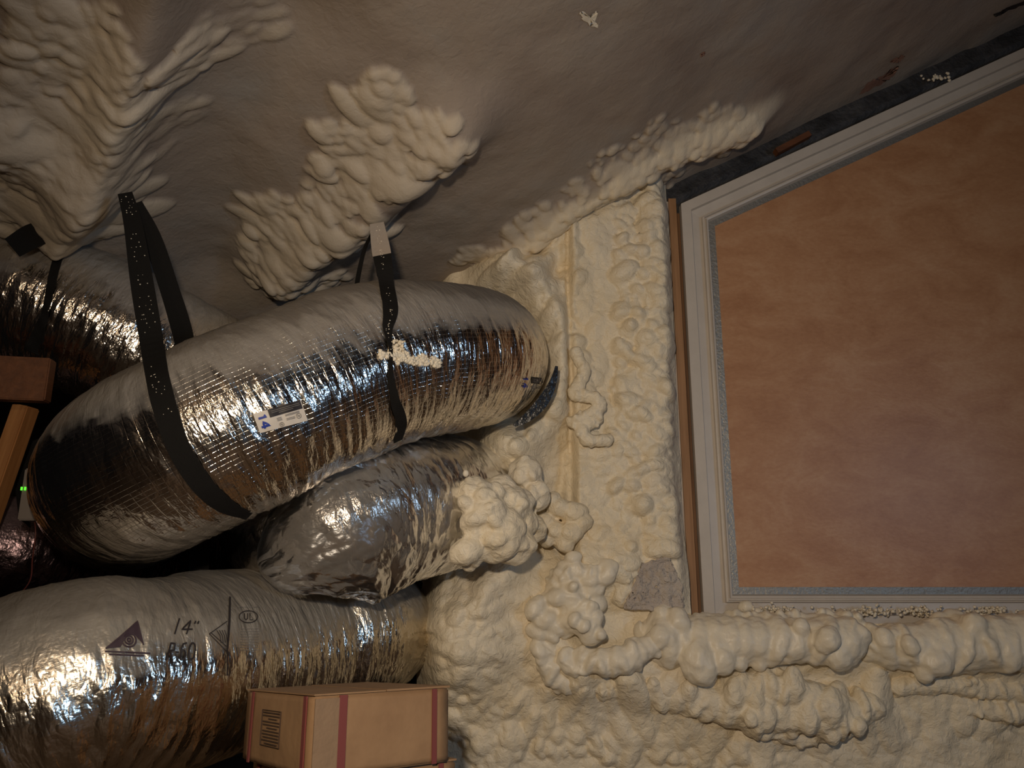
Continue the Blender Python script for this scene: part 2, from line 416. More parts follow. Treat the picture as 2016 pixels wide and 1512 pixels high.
lumps(WF, wxz, 260, [(1285, 600, 22, 150), (1290, 900, 20, 100), (1240, 760, 24, 200)], .014, .030, 1.5, (-.8, .8), (1, 1.5))
lumps(WF, wxz, 220, [(1060, 560, 30, 60), (1100, 700, 12, 120), (1080, 870, 20, 30), (1050, 500, 40, 30)], .014, .030, 1.3, (-.8, 1.2), (1, 1.6))
lumps(WF, wxz, 495, [(1290, 500, 16, 90), (1290, 700, 16, 90), (1295, 900, 16, 90), (1300, 1030, 16, 40)], .018, .030, 1.28, (-.6, .6), (1, 1.5))
lumps(WF, wxz, 345, [(1235, 480, 26, 60), (1240, 620, 18, 60), (1235, 780, 18, 80), (1240, 920, 22, 60), (1220, 1040, 30, 40)], .012, .022, 0.94, (-1.5, 1.5), (1, 1.6))
lumps(WF, wxz, 390, [(1105, 520, 14, 60), (1100, 640, 12, 60), (1098, 760, 12, 60), (1085, 880, 16, 40), (1060, 500, 26, 30)], .018, .034, 1.22, (.2, 1.2), (1, 1.8))
lumps(WF, wxz, 90, [(1170, 560, 30, 120), (1170, 900, 40, 60)], .03, .05, 0.27, (1.2, 1.9))
lumps(WF, wxz, 320, [(1100, 700, 10, 110), (1040, 520, 40, 30), (1075, 470, 25, 35), (1090, 600, 14, 40), (1010, 545, 35, 12), (1095, 820, 14, 40), (1080, 890, 22, 22)], .014, .032, 1.22, (.3, 1.3), (1, 1.9))
lumps(WF, wxz, 135, [(1140, 800, 14, 60), (1160, 900, 40, 30)], .02, .036, 0.81, (-.4, .4), (1, 1.6))
lumps(WF, wxz, 255, [(1000, 1010, 40, 50), (1060, 930, 30, 30), (1150, 1010, 40, 50), (1200, 1090, 30, 30)], .018, .038, 0.81, (-.8, .8), (1, 1.6))
lumps(WF, wxz, 495, [(890, 1180, 25, 50), (900, 1300, 30, 50), (930, 1400, 30, 50), (960, 1260, 30, 60), (970, 1480, 30, 40)], .014, .030, 1.08, (-1.2, 1.2), (1, 1.6))
lumps(WF, wxz, 165, [(1010, 1150, 50, 40), (1000, 1290, 50, 50), (1010, 1240, 60, 60)], .03, .055, 0.38, (-.8, .8))
lumps(WF, wxz, 180, [(980, 1370, 40, 20), (1080, 1400, 60, 20), (1040, 1380, 60, 15)], .014, .03, 0.94, (.8, 1.8))
lumps(WF, wxz, 390, [(1040, 1460, 80, 30), (1200, 1470, 90, 25), (1150, 1430, 100, 20), (1400, 1490, 120, 18)], .009, .022, 0.94, (-1.2, 1.2), (1, 1.6))
lumps(WF, wxz, 300, [(1500, 1440, 200, 25), (1800, 1400, 150, 30), (1950, 1350, 60, 30), (1300, 1400, 150, 20)], .025, .05, 0.61, (.9, 2.0))
for k in range(60):                          # long slanting flow ridges at lower right
    px = random.uniform(1500, 2100); c = wxz(px, 1500 - (px - 1500) * .02 + random.gauss(0, 22))
    WF.stamp(c[0], c[1], random.uniform(.08, .2), .018, random.uniform(-.35, -.1), .012)
vs = np.stack([X, WY + .03 - WF.H, Z], -1).reshape(-1, 3)
fc = grid_faces(*X.shape)
cen = vs[fc[:, 0]]
top_line = ceil_base(cen[:, 0], np.full(len(cen), 2.35))
inside = (cen[:, 0] > XL - .004 + .006 * fbm(cen[:, 2] * 20, cen[:, 2] * 0, 8)) & (cen[:, 2] > ZS - .01)
keep = (~inside) & (cen[:, 2] < top_line + .02)
left_edge = -.30 + .03 * fbm(cen[:, 2] * 8, cen[:, 2] * 0, 3)
keep &= cen[:, 0] > left_edge
wall_back = tag(obj('wall_back', vs, fc[keep][:, ::-1].tolist(), M_foam), kind='structure')

# ------------------------------------------------------------ beads and mounds of foam
def ellipsoids(name, items, mat, voxel=.0045, smooth_it=3):
    bm = bmesh.new()
    for (c, r3, rot) in items:
        r = bmesh.ops.create_icosphere(bm, subdivisions=3, radius=1)
        M = Matrix.Translation(c) @ rot.to_matrix().to_4x4() @ Matrix.Diagonal((*r3, 1))
        bmesh.ops.transform(bm, matrix=M, verts=r['verts'])
    o = bm_obj(name, bm, mat, None, True)
    m = o.modifiers.new('remesh', 'REMESH'); m.mode = 'VOXEL'; m.voxel_size = voxel; m.use_smooth_shade = True
    tx = bpy.data.textures.get('foam_clouds') or bpy.data.textures.new('foam_clouds', 'CLOUDS'); tx.noise_scale = .035; tx.noise_depth = 3
    dm = o.modifiers.new('swell', 'DISPLACE'); dm.texture = tx; dm.strength = .016 if voxel > .003 else .001; dm.mid_level = .5; dm.texture_coords = 'GLOBAL'
    s = o.modifiers.new('smooth', 'SMOOTH'); s.factor = .5; s.iterations = smooth_it
    return o
def rope(pts, rad, step=.022, wob=.3, thin=.55, bulge=.25):
    """chain of pancake lobes along a path: pts = [(px,py,Y)]"""
    wp = [P(*p) for p in pts]; items = []
    rads = rad if isinstance(rad, (list, tuple)) else [rad] * len(pts)
    for (a, b, ra, rb) in zip(wp[:-1], wp[1:], rads[:-1], rads[1:]):
        L = (b - a).length; d = (b - a).normalized(); rm = (ra + rb) / 2
        n = max(1, int(L / (rm * .5)))
        for k in range(n):
            t = (k + random.uniform(.25, .75)) / n
            r = (ra + (rb - ra) * t)
            c = a.lerp(b, t); off = Vector((random.gauss(0, 1), -abs(random.gauss(0, .5)), random.gauss(0, 1))) * r * wob * .25
            q = d.to_track_quat('X', 'Z')
            items.append((c, (r * .8, r * .86, r * .86), q))
            q2 = q @ Matrix.Rotation(random.gauss(0, .35), 3, 'Y').to_quaternion() @ Matrix.Rotation(random.gauss(0, .2), 3, 'Z').to_quaternion()
            rr = r * random.uniform(1 - bulge, 1 + bulge * .35)
            items.append((c + off, (rr * random.uniform(.3, .55), rr, rr * random.uniform(.9, 1.1)), q2))
            if random.random() < .6:
                aa = random.uniform(0, 6.28); side = q @ Vector((0, math.cos(aa), math.sin(aa)))
                r4 = r * random.uniform(.25, .45); items.append((c + side * r * .75 + Vector((0, -r * .2, 0)), (r4, r4, r4 * 1.2), q2))
    return items
YB = 2.27
it = rope([(1290, 1262, YB), (1420, 1262, YB - .03), (1560, 1262, YB - .04), (1680, 1262, YB - .05)], [.085, .082, .072, .08], .034, thin=.7)
it += rope([(1255, 1245, YB), (1400, 1228, YB), (1690, 1222, YB)], .034, .034, thin=.8)
it += rope([(1690, 1268, YB), (1790, 1275, YB - .03), (1880, 1270, YB - .03), (2110, 1255, YB - .04), (2450, 1250, YB - .04)], [.055, .08, .092, .09, .09], .036, thin=.75)
for (px, py, r) in ((1300, 1255, .030), (1375, 1305, .052), (1420, 1300, .042), (1455, 1308, .024), (1560, 1278, .035), (1650, 1285, .045), (1690, 1250, .035), (1915, 1240, .04), (1840, 1300, .05), (1980, 1290, .045)):
    it.append((P(px, py, YB - .075), (r, r * .9, r * random.uniform(.8, 1.3)), Matrix.Rotation(random.uniform(-.4, .4), 3, 'Y').to_quaternion()))
o = ellipsoids('foam_bead', it, M_bead)
tag(o, 'thickest swollen glossy bead of cream foam running along the bottom of the window', 'spray foam')
it = rope([(1140, 1335, YB), (1300, 1360, YB), (1450, 1392, YB - .01), (1640, 1410, YB - .02), (1720, 1390, YB)], [.04, .05, .07, .062, .045], .026, thin=.7)
it += rope([(1430, 1350, YB - .02), (1560, 1360, YB - .03), (1650, 1390, YB - .03)], .055, .036, thin=.75)
it += rope([(1500, 1440, YB + .01), (1590, 1455, YB), (1680, 1435, YB)], .024, .025, thin=.8)
for (px, py, r) in ((1635, 1395, .045), (1445, 1365, .036), (1560, 1350, .04), (1590, 1410, .04), (1510, 1410, .035)):
    it.append((P(px, py, YB - .06), (r * .8, r * .8, r * 1.3), Matrix.Rotation(.1, 3, 'Y').to_quaternion()))
tag(ellipsoids('foam_bead', it, M_foam), 'second, lower roll of lumpy cream foam under the thick window bead', 'spray foam')
it = rope([(1760, 1350, YB + .02), (1850, 1345, YB), (1950, 1355, YB), (2100, 1370, YB)], .034, .03, thin=.9)
it += rope([(1900, 1390, YB + .02), (1970, 1400, YB + .01), (2100, 1410, YB)], .034, .03, thin=.9)
tag(ellipsoids('foam_bead', it, M_foam), 'soft small roll of foam at the far right edge below the thick window bead', 'spray foam')
# coiled heap left of the sill
it = rope([(1180, 1130, YB - .02), (1110, 1130, YB - .03), (1085, 1190, YB - .03), (1080, 1260, YB - .03), (1080, 1320, YB - .03), (1125, 1350, YB - .02)], [.03, .04, .04, .036, .04, .036], .034, thin=.85)
it += rope([(1120, 1150, YB - .05), (1125, 1200, YB - .06), (1160, 1235, YB - .07), (1165, 1255, YB - .06)], [.045, .05, .05, .04], .04, thin=.8)
it += rope([(1100, 1130, YB - .05), (1150, 1125, YB - .06), (1190, 1135, YB - .05)], [.03, .03, .02], .03, thin=.9)
it += rope([(1140, 1185, YB - .07), (1175, 1220, YB - .08)], .03, .025, thin=.9)
for _ in range(34):
    px = random.gauss(1125, 34); py = random.gauss(1205, 55)
    if py > 1290 or px > 1195: continue
    q_ = random.uniform(.018, .034); it.append((P(px, py, YB - random.uniform(.03, .075)), (q_ * 1.3, q_, q_ * .9), Matrix.Rotation(random.uniform(-.9, .9), 3, 'Y').to_quaternion()))
tag(ellipsoids('foam_coil', it, M_bead), 'tall coiled heap of foam left of the rough grey cut patch', 'spray foam')
it = rope([(1135, 1290, YB - .05), (1180, 1305, YB - .08), (1230, 1300, YB - .08), (1290, 1265, YB - .06), (1330, 1245, YB - .03)], [.03, .042, .046, .036, .03], .036, .15, thin=.95, bulge=.12)
it += rope([(1110, 1290, YB - .05), (1125, 1320, YB - .06), (1150, 1310, YB - .07)], .03, .03, thin=.9)
tag(ellipsoids('foam_loop', it, M_bead), 'smooth curled loop of foam joining the coiled heap to the window bead', 'spray foam')
# round knot
it = []
for (px, py, r) in ((1100, 1000, .04), (1070, 1030, .036), (1130, 1010, .042), (1120, 1050, .045), (1090, 1045, .04), (1085, 985, .032), (1145, 1030, .035), (1110, 1070, .034), (1075, 1060, .03)):
    it.append((P(px, py, YB - .04), (r, r, r * .8), Matrix.Rotation(random.uniform(-1, 1), 3, 'Y').to_quaternion()))
tag(ellipsoids('foam_knot', it, M_foam), 'round knot of bulging foam on the wall right of the plastic wrapped duct', 'spray foam')
# squiggle on the column
YS = YB - .035
it = rope([(1132, 690, YS), (1152, 735, YS - .01), (1128, 778, YS - .01), (1178, 784, YS - .015), (1182, 806, YS - .015), (1150, 822, YS - .01), (1122, 832, YS)], .023, .016, .1, thin=1.3, bulge=.1)
it += rope([(1182, 820, YS), (1140, 850, YS - .01), (1160, 868, YS - .01), (1200, 868, YS)], .023, .016, .1, thin=1.3, bulge=.1)
tag(ellipsoids('foam_squiggle', it, M_foam), 'zigzag squiggle of foam on the foam covered post beside the end of the big duct', 'spray foam')
# rounded lump at the cut patch
it = rope([(1215, 1150, YB - .0), (1240, 1110, YB - .01), (1225, 1180, YB)], .035, .03, .3, thin=1.0)
tag(ellipsoids('foam_lump', it, M_foam), 'rounded ribbed foam lump touching the left side of the rough grey cut patch', 'spray foam')

# ------------------------------------------------------------ window: jamb, frame, kraft facing
win1 = bpy.data.objects.new('window_1', None); C.objects.link(win1); win1.location = (0, 0, 0); tag(win1, kind='structure')
SL = .482
A = P(1342, 401, WY - .04)
B = P(1384, 1195, WY - .04)
x0 = (A.x + B.x) / 2; zt = A.z; zb = B.z - .06; x1 = 2.75
def poly(off, yy):
    """window outline moved inwards by off"""
    th = math.atan(SL); top = lambda x: zt + (x - x0) * SL - off / math.cos(th)
    a, b = x0 + off, x1 - off
    return [Vector((a, yy, zb + off)), Vector((b, yy, zb + off)), Vector((b, yy, top(b))), Vector((a, yy, top(a)))]
def ringmesh(name, prof, mat, parent, cap=False):
    vs, fs = [], []
    for (o, y) in prof: vs += poly(o, y)
    for k in range(len(prof) - 1):
        for j in range(4):
            a = k * 4 + j; b = k * 4 + (j + 1) % 4
            fs.append((a, b, b + 4, a + 4))
    if cap: n = (len(prof) - 1) * 4; fs.append((n, n + 1, n + 2, n + 3))
    return obj(name, vs, fs, mat, parent, False)
y = WY - .04
ringmesh('window_frame', [(-.001, y + .10), (0, y), (.034, y), (.036, y + .016), (.072, y + .020), (.073, y + .006), (.079, y + .003), (.081, y + .012), (.084, y + .012), (.086, y + .004), (.092, y + .006), (.096, y + .022), (.13, y + .024)], M_white, win1)
# tape + kraft facing
ringmesh('foil_tape', [(.0965, y + .0205), (.118, y + .0205), (.1185, y + .022)], M_tape, win1)
nx, nz = 60, 40
q = poly(.113, y + .0215); kv = []; 
for i in range(nx):
    for j in range(nz):
        s = i / (nx - 1); t = j / (nz - 1)
        p_ = q[0].lerp(q[1], s).lerp(q[3].lerp(q[2], s), t)
        e = min(s * 8, 1) * min((1 - s) * 8, 1) * min(t * 8, 1) * min((1 - t) * 8, 1)
        p_.y -= .005 * (float(fbm(p_.x * 2.2, p_.z * 2.2, 31)) + .35) * e
        kv.append(p_)
kf = obj('kraft_facing', kv, grid_faces(nx, nz)[:, ::-1].tolist(), M_kraft, win1)
# wood jamb, split into two boards, and foam-splashed liner
jz0 = P(1350, 1190, WY).z; jz1 = P(1330, 392, WY - .03).z
tr = tag(bpy.data.objects.new('trim_1', None), kind='structure'); C.objects.link(tr)
box('jamb_board', (x0 - .042, WY - .035, jz0 - .06), (x0 - .016, WY + .06, jz1), M_woodg, tr)
box('jamb_board', (x0 - .012, WY - .022, jz0 - .06), (x0 - .003, WY + .06, jz1 - .05), wood_mat('dark_jamb', (.11, .05, .02), (.2, .1, .045)), tr)
box('jamb_gap', (x0 - .018, WY - .012, jz0 - .06), (x0 + .002, WY + .065, jz1 + .01), M_gap, tr)
box('plaster_edge', (x0 - .070, WY - .03, P(1340, 1135, WY).z), (x0 - .0425, WY + .06, jz1 - .01), foam_mat('pale_liner', (.50, .42, .36), (.58, .50, .43), (.62, .55, .48), .7, .6), tr)
# dark flashing strip between roof foam and window head
n = 260; fv = []; ff = []
for i in range(n):
    xx = x0 - .05 + (x1 + .3 - x0) * i / (n - 1)
    zl = zt + (xx - x0) * SL
    zz = float(ceil_base(np.array(xx), np.array(2.36)))
    j = .010 * float(fbm(xx * 18, 0, 41)); j2 = .02 * float(fbm(xx * 11, 3, 45))
    fv += [(xx, y + .05, zl - .03), (xx, y + .048, zl + .016 + j * .4), (xx, y + .012 + j2 * .6, zl + .026 + j), (xx, y + .02 + j2, zl + .045 + j), (xx, y + .03, zz + .08)]
for i in range(n - 1):
    for k in range(4): a = i * 5 + k; ff.append((a, a + 1, a + 6, a + 5))
fl = tag(obj('trim_2', fv, ff, M_gap), kind='structure')
# short orange board showing in the gap, and a white crumb
pa = P(1535, 292, WY - .06); pb = P(1592, 262, WY - .06)
bm = bmesh.new(); r = bmesh.ops.create_cube(bm, size=1)
L = (pb - pa).length; ang = math.atan2(pb.z - pa.z, pb.x - pa.x)
for v in r['verts']: v.co = Vector((v.co.x * L * 1.15, v.co.y * .03, v.co.z * .02))
bmesh.ops.transform(bm, matrix=Matrix.Translation((pa + pb) / 2 + Vector((0, .02, 0))) @ Matrix.Rotation(-ang, 4, 'Y'), verts=bm.verts)
tag(bm_obj('wood_shim', bm, M_woodd), 'short brown wood shim wedged in the dark gap above the window frame', 'shim')
def crumbs(name, pts, r, mat, parent=None, flat=.7):
    bm = bmesh.new()
    for p in pts:
        q = bmesh.ops.create_icosphere(bm, subdivisions=1, radius=r * random.uniform(.5, 1.3))
        for v in q['verts']: v.co = Vector((v.co.x * random.uniform(.7, 1.3), v.co.y * flat, v.co.z * random.uniform(.6, 1.2))) + p
    return bm_obj(name, bm, mat, parent, True)
tag(crumbs('foam_crumb', [P(1845 + random.gauss(0, 12), 152 - random.gauss(0, 4), WY - .05) for _ in range(26)], .006, M_bead), 'ragged white crumb of foam clinging in the gap above the upper right window frame', 'foam crumb')
zt_s = P(1600, 1192, y).z
pts = []
for _ in range(420):
    px = random.choice([random.uniform(1440, 2100), random.gauss(1515, 25), random.gauss(1720, 20), random.gauss(1810, 15), random.gauss(1950, 18)])
    pts.append(P(px, 1203 + random.gauss(0, 5), y - random.uniform(0, .04)))
tag(crumbs('foam_crumbs', pts, .0055, M_bead), 'loose torn crumbs of foam scattered along the bottom edge of the window', 'foam crumbs', kind='stuff')
it = [(P(1468, 1196, y - .02), (.024, .02, .018), Matrix.Identity(3).to_quaternion()), (P(1490, 1203, y - .02), (.018, .02, .012), Matrix.Identity(3).to_quaternion())]
tag(ellipsoids('foam_nub', it, M_bead), 'small round foam nub at the lower left corner of the window', 'spray foam')
# rough grey cut patch
cpx = [(1262, 1108), (1318, 1092), (1330, 1120), (1345, 1150), (1347, 1200), (1290, 1204), (1225, 1200), (1240, 1165)]
cc = P(1292, 1155, 2.30); NR = 26; vs = [cc]; fs = []
ctr = Vector((1292, 1155, 0)); K = 64
for r_ in range(1, NR + 1):
    for k in range(K):
        t = k / K * len(cpx); i = int(t); a = Vector((*cpx[i % len(cpx)], 0)); b = Vector((*cpx[(i + 1) % len(cpx)], 0))
        e = a.lerp(b, t - i) + Vector((random.gauss(0, 1.2), random.gauss(0, 1.2), 0))
        pp = ctr.lerp(e, r_ / NR)
        p_ = P(pp.x, pp.y, 2.235 + (.10 if r_ == NR else 0)); p_.y -= .022 * (float(fbm(p_.x * 60, p_.z * 60, 51, 3)))
        vs.append(p_)
for k in range(K): fs.append((0, 1 + k, 1 + (k + 1) % K))
for r_ in range(NR - 1):
    for k in range(K):
        a = 1 + r_ * K + k; b = 1 + r_ * K + (k + 1) % K; fs.append((a, a + K, b + K, b))
tag(obj('cut_foam_patch', vs, fs, M_cut), 'rough grey patch of cut foam at the lower left corner of the window', 'foam patch')
# ceiling marks by the window: bare pink-brown patches
def ceil_patch(name, pix, mat, label):
    c = Vector((sum(p[0] for p in pix) / len(pix), sum(p[1] for p in pix) / len(pix), 0))
    vs = []; K = 40
    ring = []
    for k in range(K):
        t = k / K * len(pix); i = int(t); a = Vector((*pix[i % len(pix)], 0)); b = Vector((*pix[(i + 1) % len(pix)], 0))
        ring.append(a.lerp(b, t - i) + Vector((random.gauss(0, 1.2), random.gauss(0, 1.2), 0)))
    R = 6
    hit0 = BV['ceiling']
    def h(px, py):
        o_ = Vector((0, 0, CZ)); d = (P(px, py, 1) - o_).normalized(); l, nn, _, _ = hit0.ray_cast(o_, d)
        return (l - d * .003) if l else on_ceil(px, py)
    vs.append(h(c.x, c.y))
    for r_ in range(1, R + 1):
        for q_ in ring: pp = c.lerp(q_, r_ / R); vs.append(h(pp.x, pp.y))
    fs = [(0, 1 + k, 1 + (k + 1) % K) for k in range(K)]
    for r_ in range(R - 1):
        for k in range(K):
            a = 1 + r_ * K + k; b = 1 + r_ * K + (k + 1) % K; fs.append((a, a + K, b + K, b))
    return tag(obj(name, vs, fs, mat), label, 'bare patch')
BV = {}
def bvh_of(o):
    me = o.data; vsx = [o.matrix_world @ v.co for v in me.vertices]
    return BVHTree.FromPolygons(vsx, [tuple(p.vertices) for p in me.polygons])
BV['ceiling'] = bvh_of(ceiling); BV['wall'] = bvh_of(wall_back)
M_bare = plain('bare_pink_wood', (.30, .16, .11), .7, bsc=80, bd=.002, var=.15)
ceil_patch('bare_patch', [(1690, 188), (1712, 160), (1745, 145), (1770, 128), (1762, 148), (1740, 162), (1712, 178)], M_bare, 'larger pinkish bare wood patch in the ceiling foam above the window')
ceil_patch('bare_patch', [(1752, 122), (1775, 108), (1782, 112), (1768, 124)], M_bare, 'tiny pinkish bare wood patch just above the larger one in the ceiling foam')
ceil_patch('bare_patch', [(1955, 28), (1985, 14), (2040, -8), (2040, -4), (1985, 22), (1960, 33)], M_ink, 'dark slit in the ceiling foam at the top right corner')
ceil_patch('bare_patch', [(1140, 25), (1152, 24), (1160, 34), (1172, 22), (1176, 24), (1172, 42), (1178, 54), (1164, 50), (1150, 42)], M_bead, 'small white splash of fresh foam on the smooth grey ceiling')
ceil_patch('bare_patch', [(1380, 104), (1388, 100), (1387, 108), (1381, 112)], M_bare, 'tiny brown fleck alone on the smooth grey ceiling')

# ------------------------------------------------------------ ducts
def cat(pts, n):
    pts = [np.array(p, float) for p in pts]
    pts = [2 * pts[0] - pts[1]] + pts + [2 * pts[-1] - pts[-2]]
    out = []
    for i in range(1, len(pts) - 2):
        p0, p1, p2, p3 = pts[i - 1:i + 3]
        for k in range(n):
            t = k / n
            out.append(.5 * (2 * p1 + (p2 - p0) * t + (2 * p0 - 5 * p1 + 4 * p2 - p3) * t * t + (3 * p1 - p0 - 3 * p2 + p3) * t ** 3))
    out.append(pts[-2]); return np.array(out)
def duct(name, ctrl, mat, seed, amp=.006, nv=300, pinch=(), sag=0, name_only=False, squash=None, cap=True):
    """ctrl = [(px, py, Y, r)] -> foil tube with folds running round it"""
    cw = [tuple(P(a, b, c)) + (r,) for (a, b, c, r) in ctrl]
    q = cat(cw, 60)
    d = np.linalg.norm(np.diff(q[:, :3], axis=0), axis=1); s = np.concatenate([[0], np.cumsum(d)])
    nu = int(s[-1] / .0045); u = np.linspace(0, s[-1], nu)
    q = np.stack([np.interp(u, s, q[:, k]) for k in range(4)], 1)
    c = q[:, :3]; T = np.gradient(c, axis=0); T /= np.linalg.norm(T, axis=1)[:, None]
    up = np.array([0, 0, 1.0]); N = np.zeros_like(T); 
    n0 = up - T[0] * T[0].dot(up); n0 /= np.linalg.norm(n0); N[0] = n0
    for i in range(1, nu):
        n_ = N[i - 1] - T[i] * T[i].dot(N[i - 1]); N[i] = n_ / np.linalg.norm(n_)
    Bn = np.cross(T, N)
    th = np.linspace(0, 2 * math.pi, nv, endpoint=False)
    R = q[:, 3][:, None] * np.ones((1, nv))
    uu = u[:, None]; vv = (th * .21)[None, :]
    def per(fu, fv, sd):      # periodic in v by blending
        wv = th[None, :] / (2 * math.pi)
        a = fbm(uu * fu, vv * fv, sd); b = fbm(uu * fu, (vv - 2 * math.pi * .21) * fv, sd)
        return a * (1 - wv) + b * wv
    kap = np.linalg.norm(np.gradient(T, axis=0), axis=1) / (u[1] - u[0])
    low = .5 - .5 * np.cos(th)[None, :]                      # more folds on the sagging underside
    skew = .35
    a1 = per(34, 5, seed); a2 = per(80, 10, seed + 5); a3 = per(7, 4, seed + 9)
    fold = (1 - np.abs(a1) * 5).clip(0, 1) ** 2
    fold2 = (1 - np.abs(a2) * 5).clip(0, 1) ** 2
    msk = sstep(-.12, .16, per(4, 7, seed + 15))
    R = R + amp * (.25 + .9 * low) * (fold - .4) * (.25 + 1.1 * msk) + amp * .45 * (.3 + low) * (fold2 - .3) * (1.2 - msk) + .022 * a3
    for (pu, wdt, dep) in pinch:
        R = R - dep * np.exp(-((uu - pu * s[-1]) / wdt) ** 2)
    V = c[:, None, :] + N[:, None, :] * (np.cos(th)[None, :, None] * R[..., None]) + Bn[:, None, :] * (np.sin(th)[None, :, None] * R[..., None])
    uv = np.stack([np.broadcast_to(uu, R.shape), np.broadcast_to(th[None, :] * .21, R.shape)], -1).reshape(-1, 2)
    fs = grid_faces(nu, nv, True).tolist()
    Vv = V.reshape(-1, 3)
    if cap:
        Vv = np.vstack([Vv, c[0], c[-1]]); uv = np.vstack([uv, [0, 0], [0, 0]])
        k0 = nu * nv; fs += [(k0, i, (i + 1) % nv) for i in range(nv)]
        off = (nu - 1) * nv; fs += [(k0 + 1, off + (i + 1) % nv, off + i) for i in range(nv)]
    o = obj(name, Vv, fs, mat, None, True, uv)
    return o, c, N, Bn, q[:, 3], u
MAIN = [(955, 706, 2.50, .195), (953, 705, 2.25, .197), (935, 704, 2.07, .20), (865, 704, 1.93, .205), (760, 715, 1.82, .207), (620, 762, 1.70, .207),
        (480, 822, 1.62, .205), (340, 890, 1.60, .203), (268, 930, 1.68, .203), (252, 962, 1.88, .200), (260, 985, 2.15, .19), (300, 990, 2.45, .18)]
main, mc_, mN, mB, mr, mu = duct('flexible_duct', MAIN, M_foil, 3, .006, 340)
tag(main, 'largest silver foil duct held up by two black straps, running into the foam wall', 'duct', 'insulated flexible ducts')
LOW = [(748, 1240, 2.62, .165), (745, 1240, 2.45, .17), (730, 1243, 2.32, .18), (650, 1256, 2.20, .195), (550, 1278, 2.05, .205), (430, 1304, 1.87, .21), (300, 1330, 1.70, .208), (150, 1350, 1.59, .21), (0, 1420, 1.55, .215), (-90, 1560, 1.56, .215)]
low, lc_, lN, lB, lr, lu = duct('flexible_duct', LOW, M_foil4, 13, .008, 340, pinch=((.36, .02, .018),))
tag(low, 'lowest silver foil duct with printed markings, behind the cardboard boxes', 'duct', 'insulated flexible ducts')
UPL = [(-260, 530, 1.95, .19), (-120, 565, 1.92, .195), (0, 585, 1.90, .195), (130, 612, 1.92, .195), (300, 690, 2.0, .195), (450, 762, 2.15, .19), (600, 790, 2.45, .17)]
upl, *_r = duct('flexible_duct', UPL, M_foil2, 23, .007, 300, pinch=((.34, .03, .03),))
tag(upl, 'crumpled silver foil duct at the upper left behind the large strapped duct', 'duct', 'insulated flexible ducts')
MID = [(915, 985, 2.60, .17), (905, 985, 2.38, .172), (880, 982, 2.22, .174), (820, 984, 2.10, .176), (740, 998, 2.01, .172), (660, 1022, 1.95, .155), (600, 1048, 1.94, .13), (550, 1070, 2.02, .12), (520, 1070, 2.3, .11)]
mid, *_r = duct('flexible_duct', MID, M_foil3, 33, .005, 280)
tag(mid, 'foil duct sheathed in clear plastic, directly under the large strapped duct', 'duct', 'insulated flexible ducts')
PUR = [(-160, 1060, 1.95, .13), (-20, 1075, 1.98, .13), (110, 1085, 2.1, .13), (260, 1090, 2.35, .12), (400, 1090, 2.6, .11)]
pur, *_r = duct('flexible_duct', PUR, M_purple, 43, .006, 200)
tag(pur, 'small purple-grey jacketed duct at the far left between the strapped and printed ducts', 'duct', 'insulated flexible ducts')
bpy.context.view_layer.update()
BV['main'] = bvh_of(main); BV['low'] = bvh_of(low); BV['upl'] = bvh_of(upl); BV['mid'] = bvh_of(mid)
EYE = Vector((0, 0, CZ))
CEN = {'main': (700, 740), 'low': (400, 1310), 'upl': (150, 620), 'mid': (760, 1010)}
def hit(which, px, py, off=.002, alt=None):
    d = (P(px, py, 1) - EYE).normalized(); l, n_, _, _ = BV[which].ray_cast(EYE, d)
    if l is None and alt: return P(px, py, alt), -d
    k_ = 0
    while l is None and k_ < 60:
        k_ += 1; px += (CEN[which][0] - px) * .02; py += (CEN[which][1] - py) * .02
        d = (P(px, py, 1) - EYE).normalized(); l, n_, _, _ = BV[which].ray_cast(EYE, d)
    if l is None: return None, None
    if n_.dot(d) > 0: n_ = -n_
    return l + n_ * off, n_

# clear plastic sleeve: loose bag hanging off the middle duct
def sleeve():
    cw = [tuple(P(a, b, c)) + (r, d) for (a, b, c, r, d) in
          [(915, 985, 2.6, .182, .0), (908, 985, 2.38, .184, .0), (885, 982, 2.22, .187, .005), (820, 986, 2.10, .19, .01), (740, 1002, 2.0, .188, .02), (670, 1034, 1.91, .172, .035), (620, 1070, 1.87, .14, .03), (580, 1110, 1.86, .10, .02), (562, 1145, 1.87, .05, .0)]]
    q = cat(cw, 24); nu = len(q); nv = 200
    c = q[:, :3]; T = np.gradient(c, axis=0); T /= np.linalg.norm(T, axis=1)[:, None]
    N = np.array([0, 0, 1.0]) - T * T[:, 2:3]; N /= np.linalg.norm(N, axis=1)[:, None]; Bn = np.cross(T, N)
    s = np.concatenate([[0], np.cumsum(np.linalg.norm(np.diff(c, axis=0), axis=1))])
    th = np.linspace(0, 2 * math.pi, nv, endpoint=False)
    dn = (.5 - .5 * np.cos(th)) ** 3
    uu = s[:, None]; 
    a = fbm(uu * 16 + th[None, :] * .8, th[None, :] * 2.2 + uu * 0, 61) * np.sin(th / 2)[None, :]
    fold = (1 - np.abs(a) * 4).clip(0, 1)
    R = q[:, 3:4] + q[:, 4:5] * dn[None, :] + .012 * fold * (.3 + dn[None, :]) + .01 * a
    V = c[:, None, :] + N[:, None, :] * (np.cos(th)[None, :, None] * R[..., None]) + Bn[:, None, :] * (np.sin(th)[None, :, None] * R[..., None])
    uv = np.stack([np.broadcast_to(uu, R.shape), np.broadcast_to(th[None, :] * .21, R.shape)], -1).reshape(-1, 2)
    return obj('plastic_sleeve', V.reshape(-1, 3), grid_faces(nu, nv, True).tolist(), M_plastic, mid, True, uv)
slv = sleeve()
slv['label'] = 'loose clear plastic sleeve'
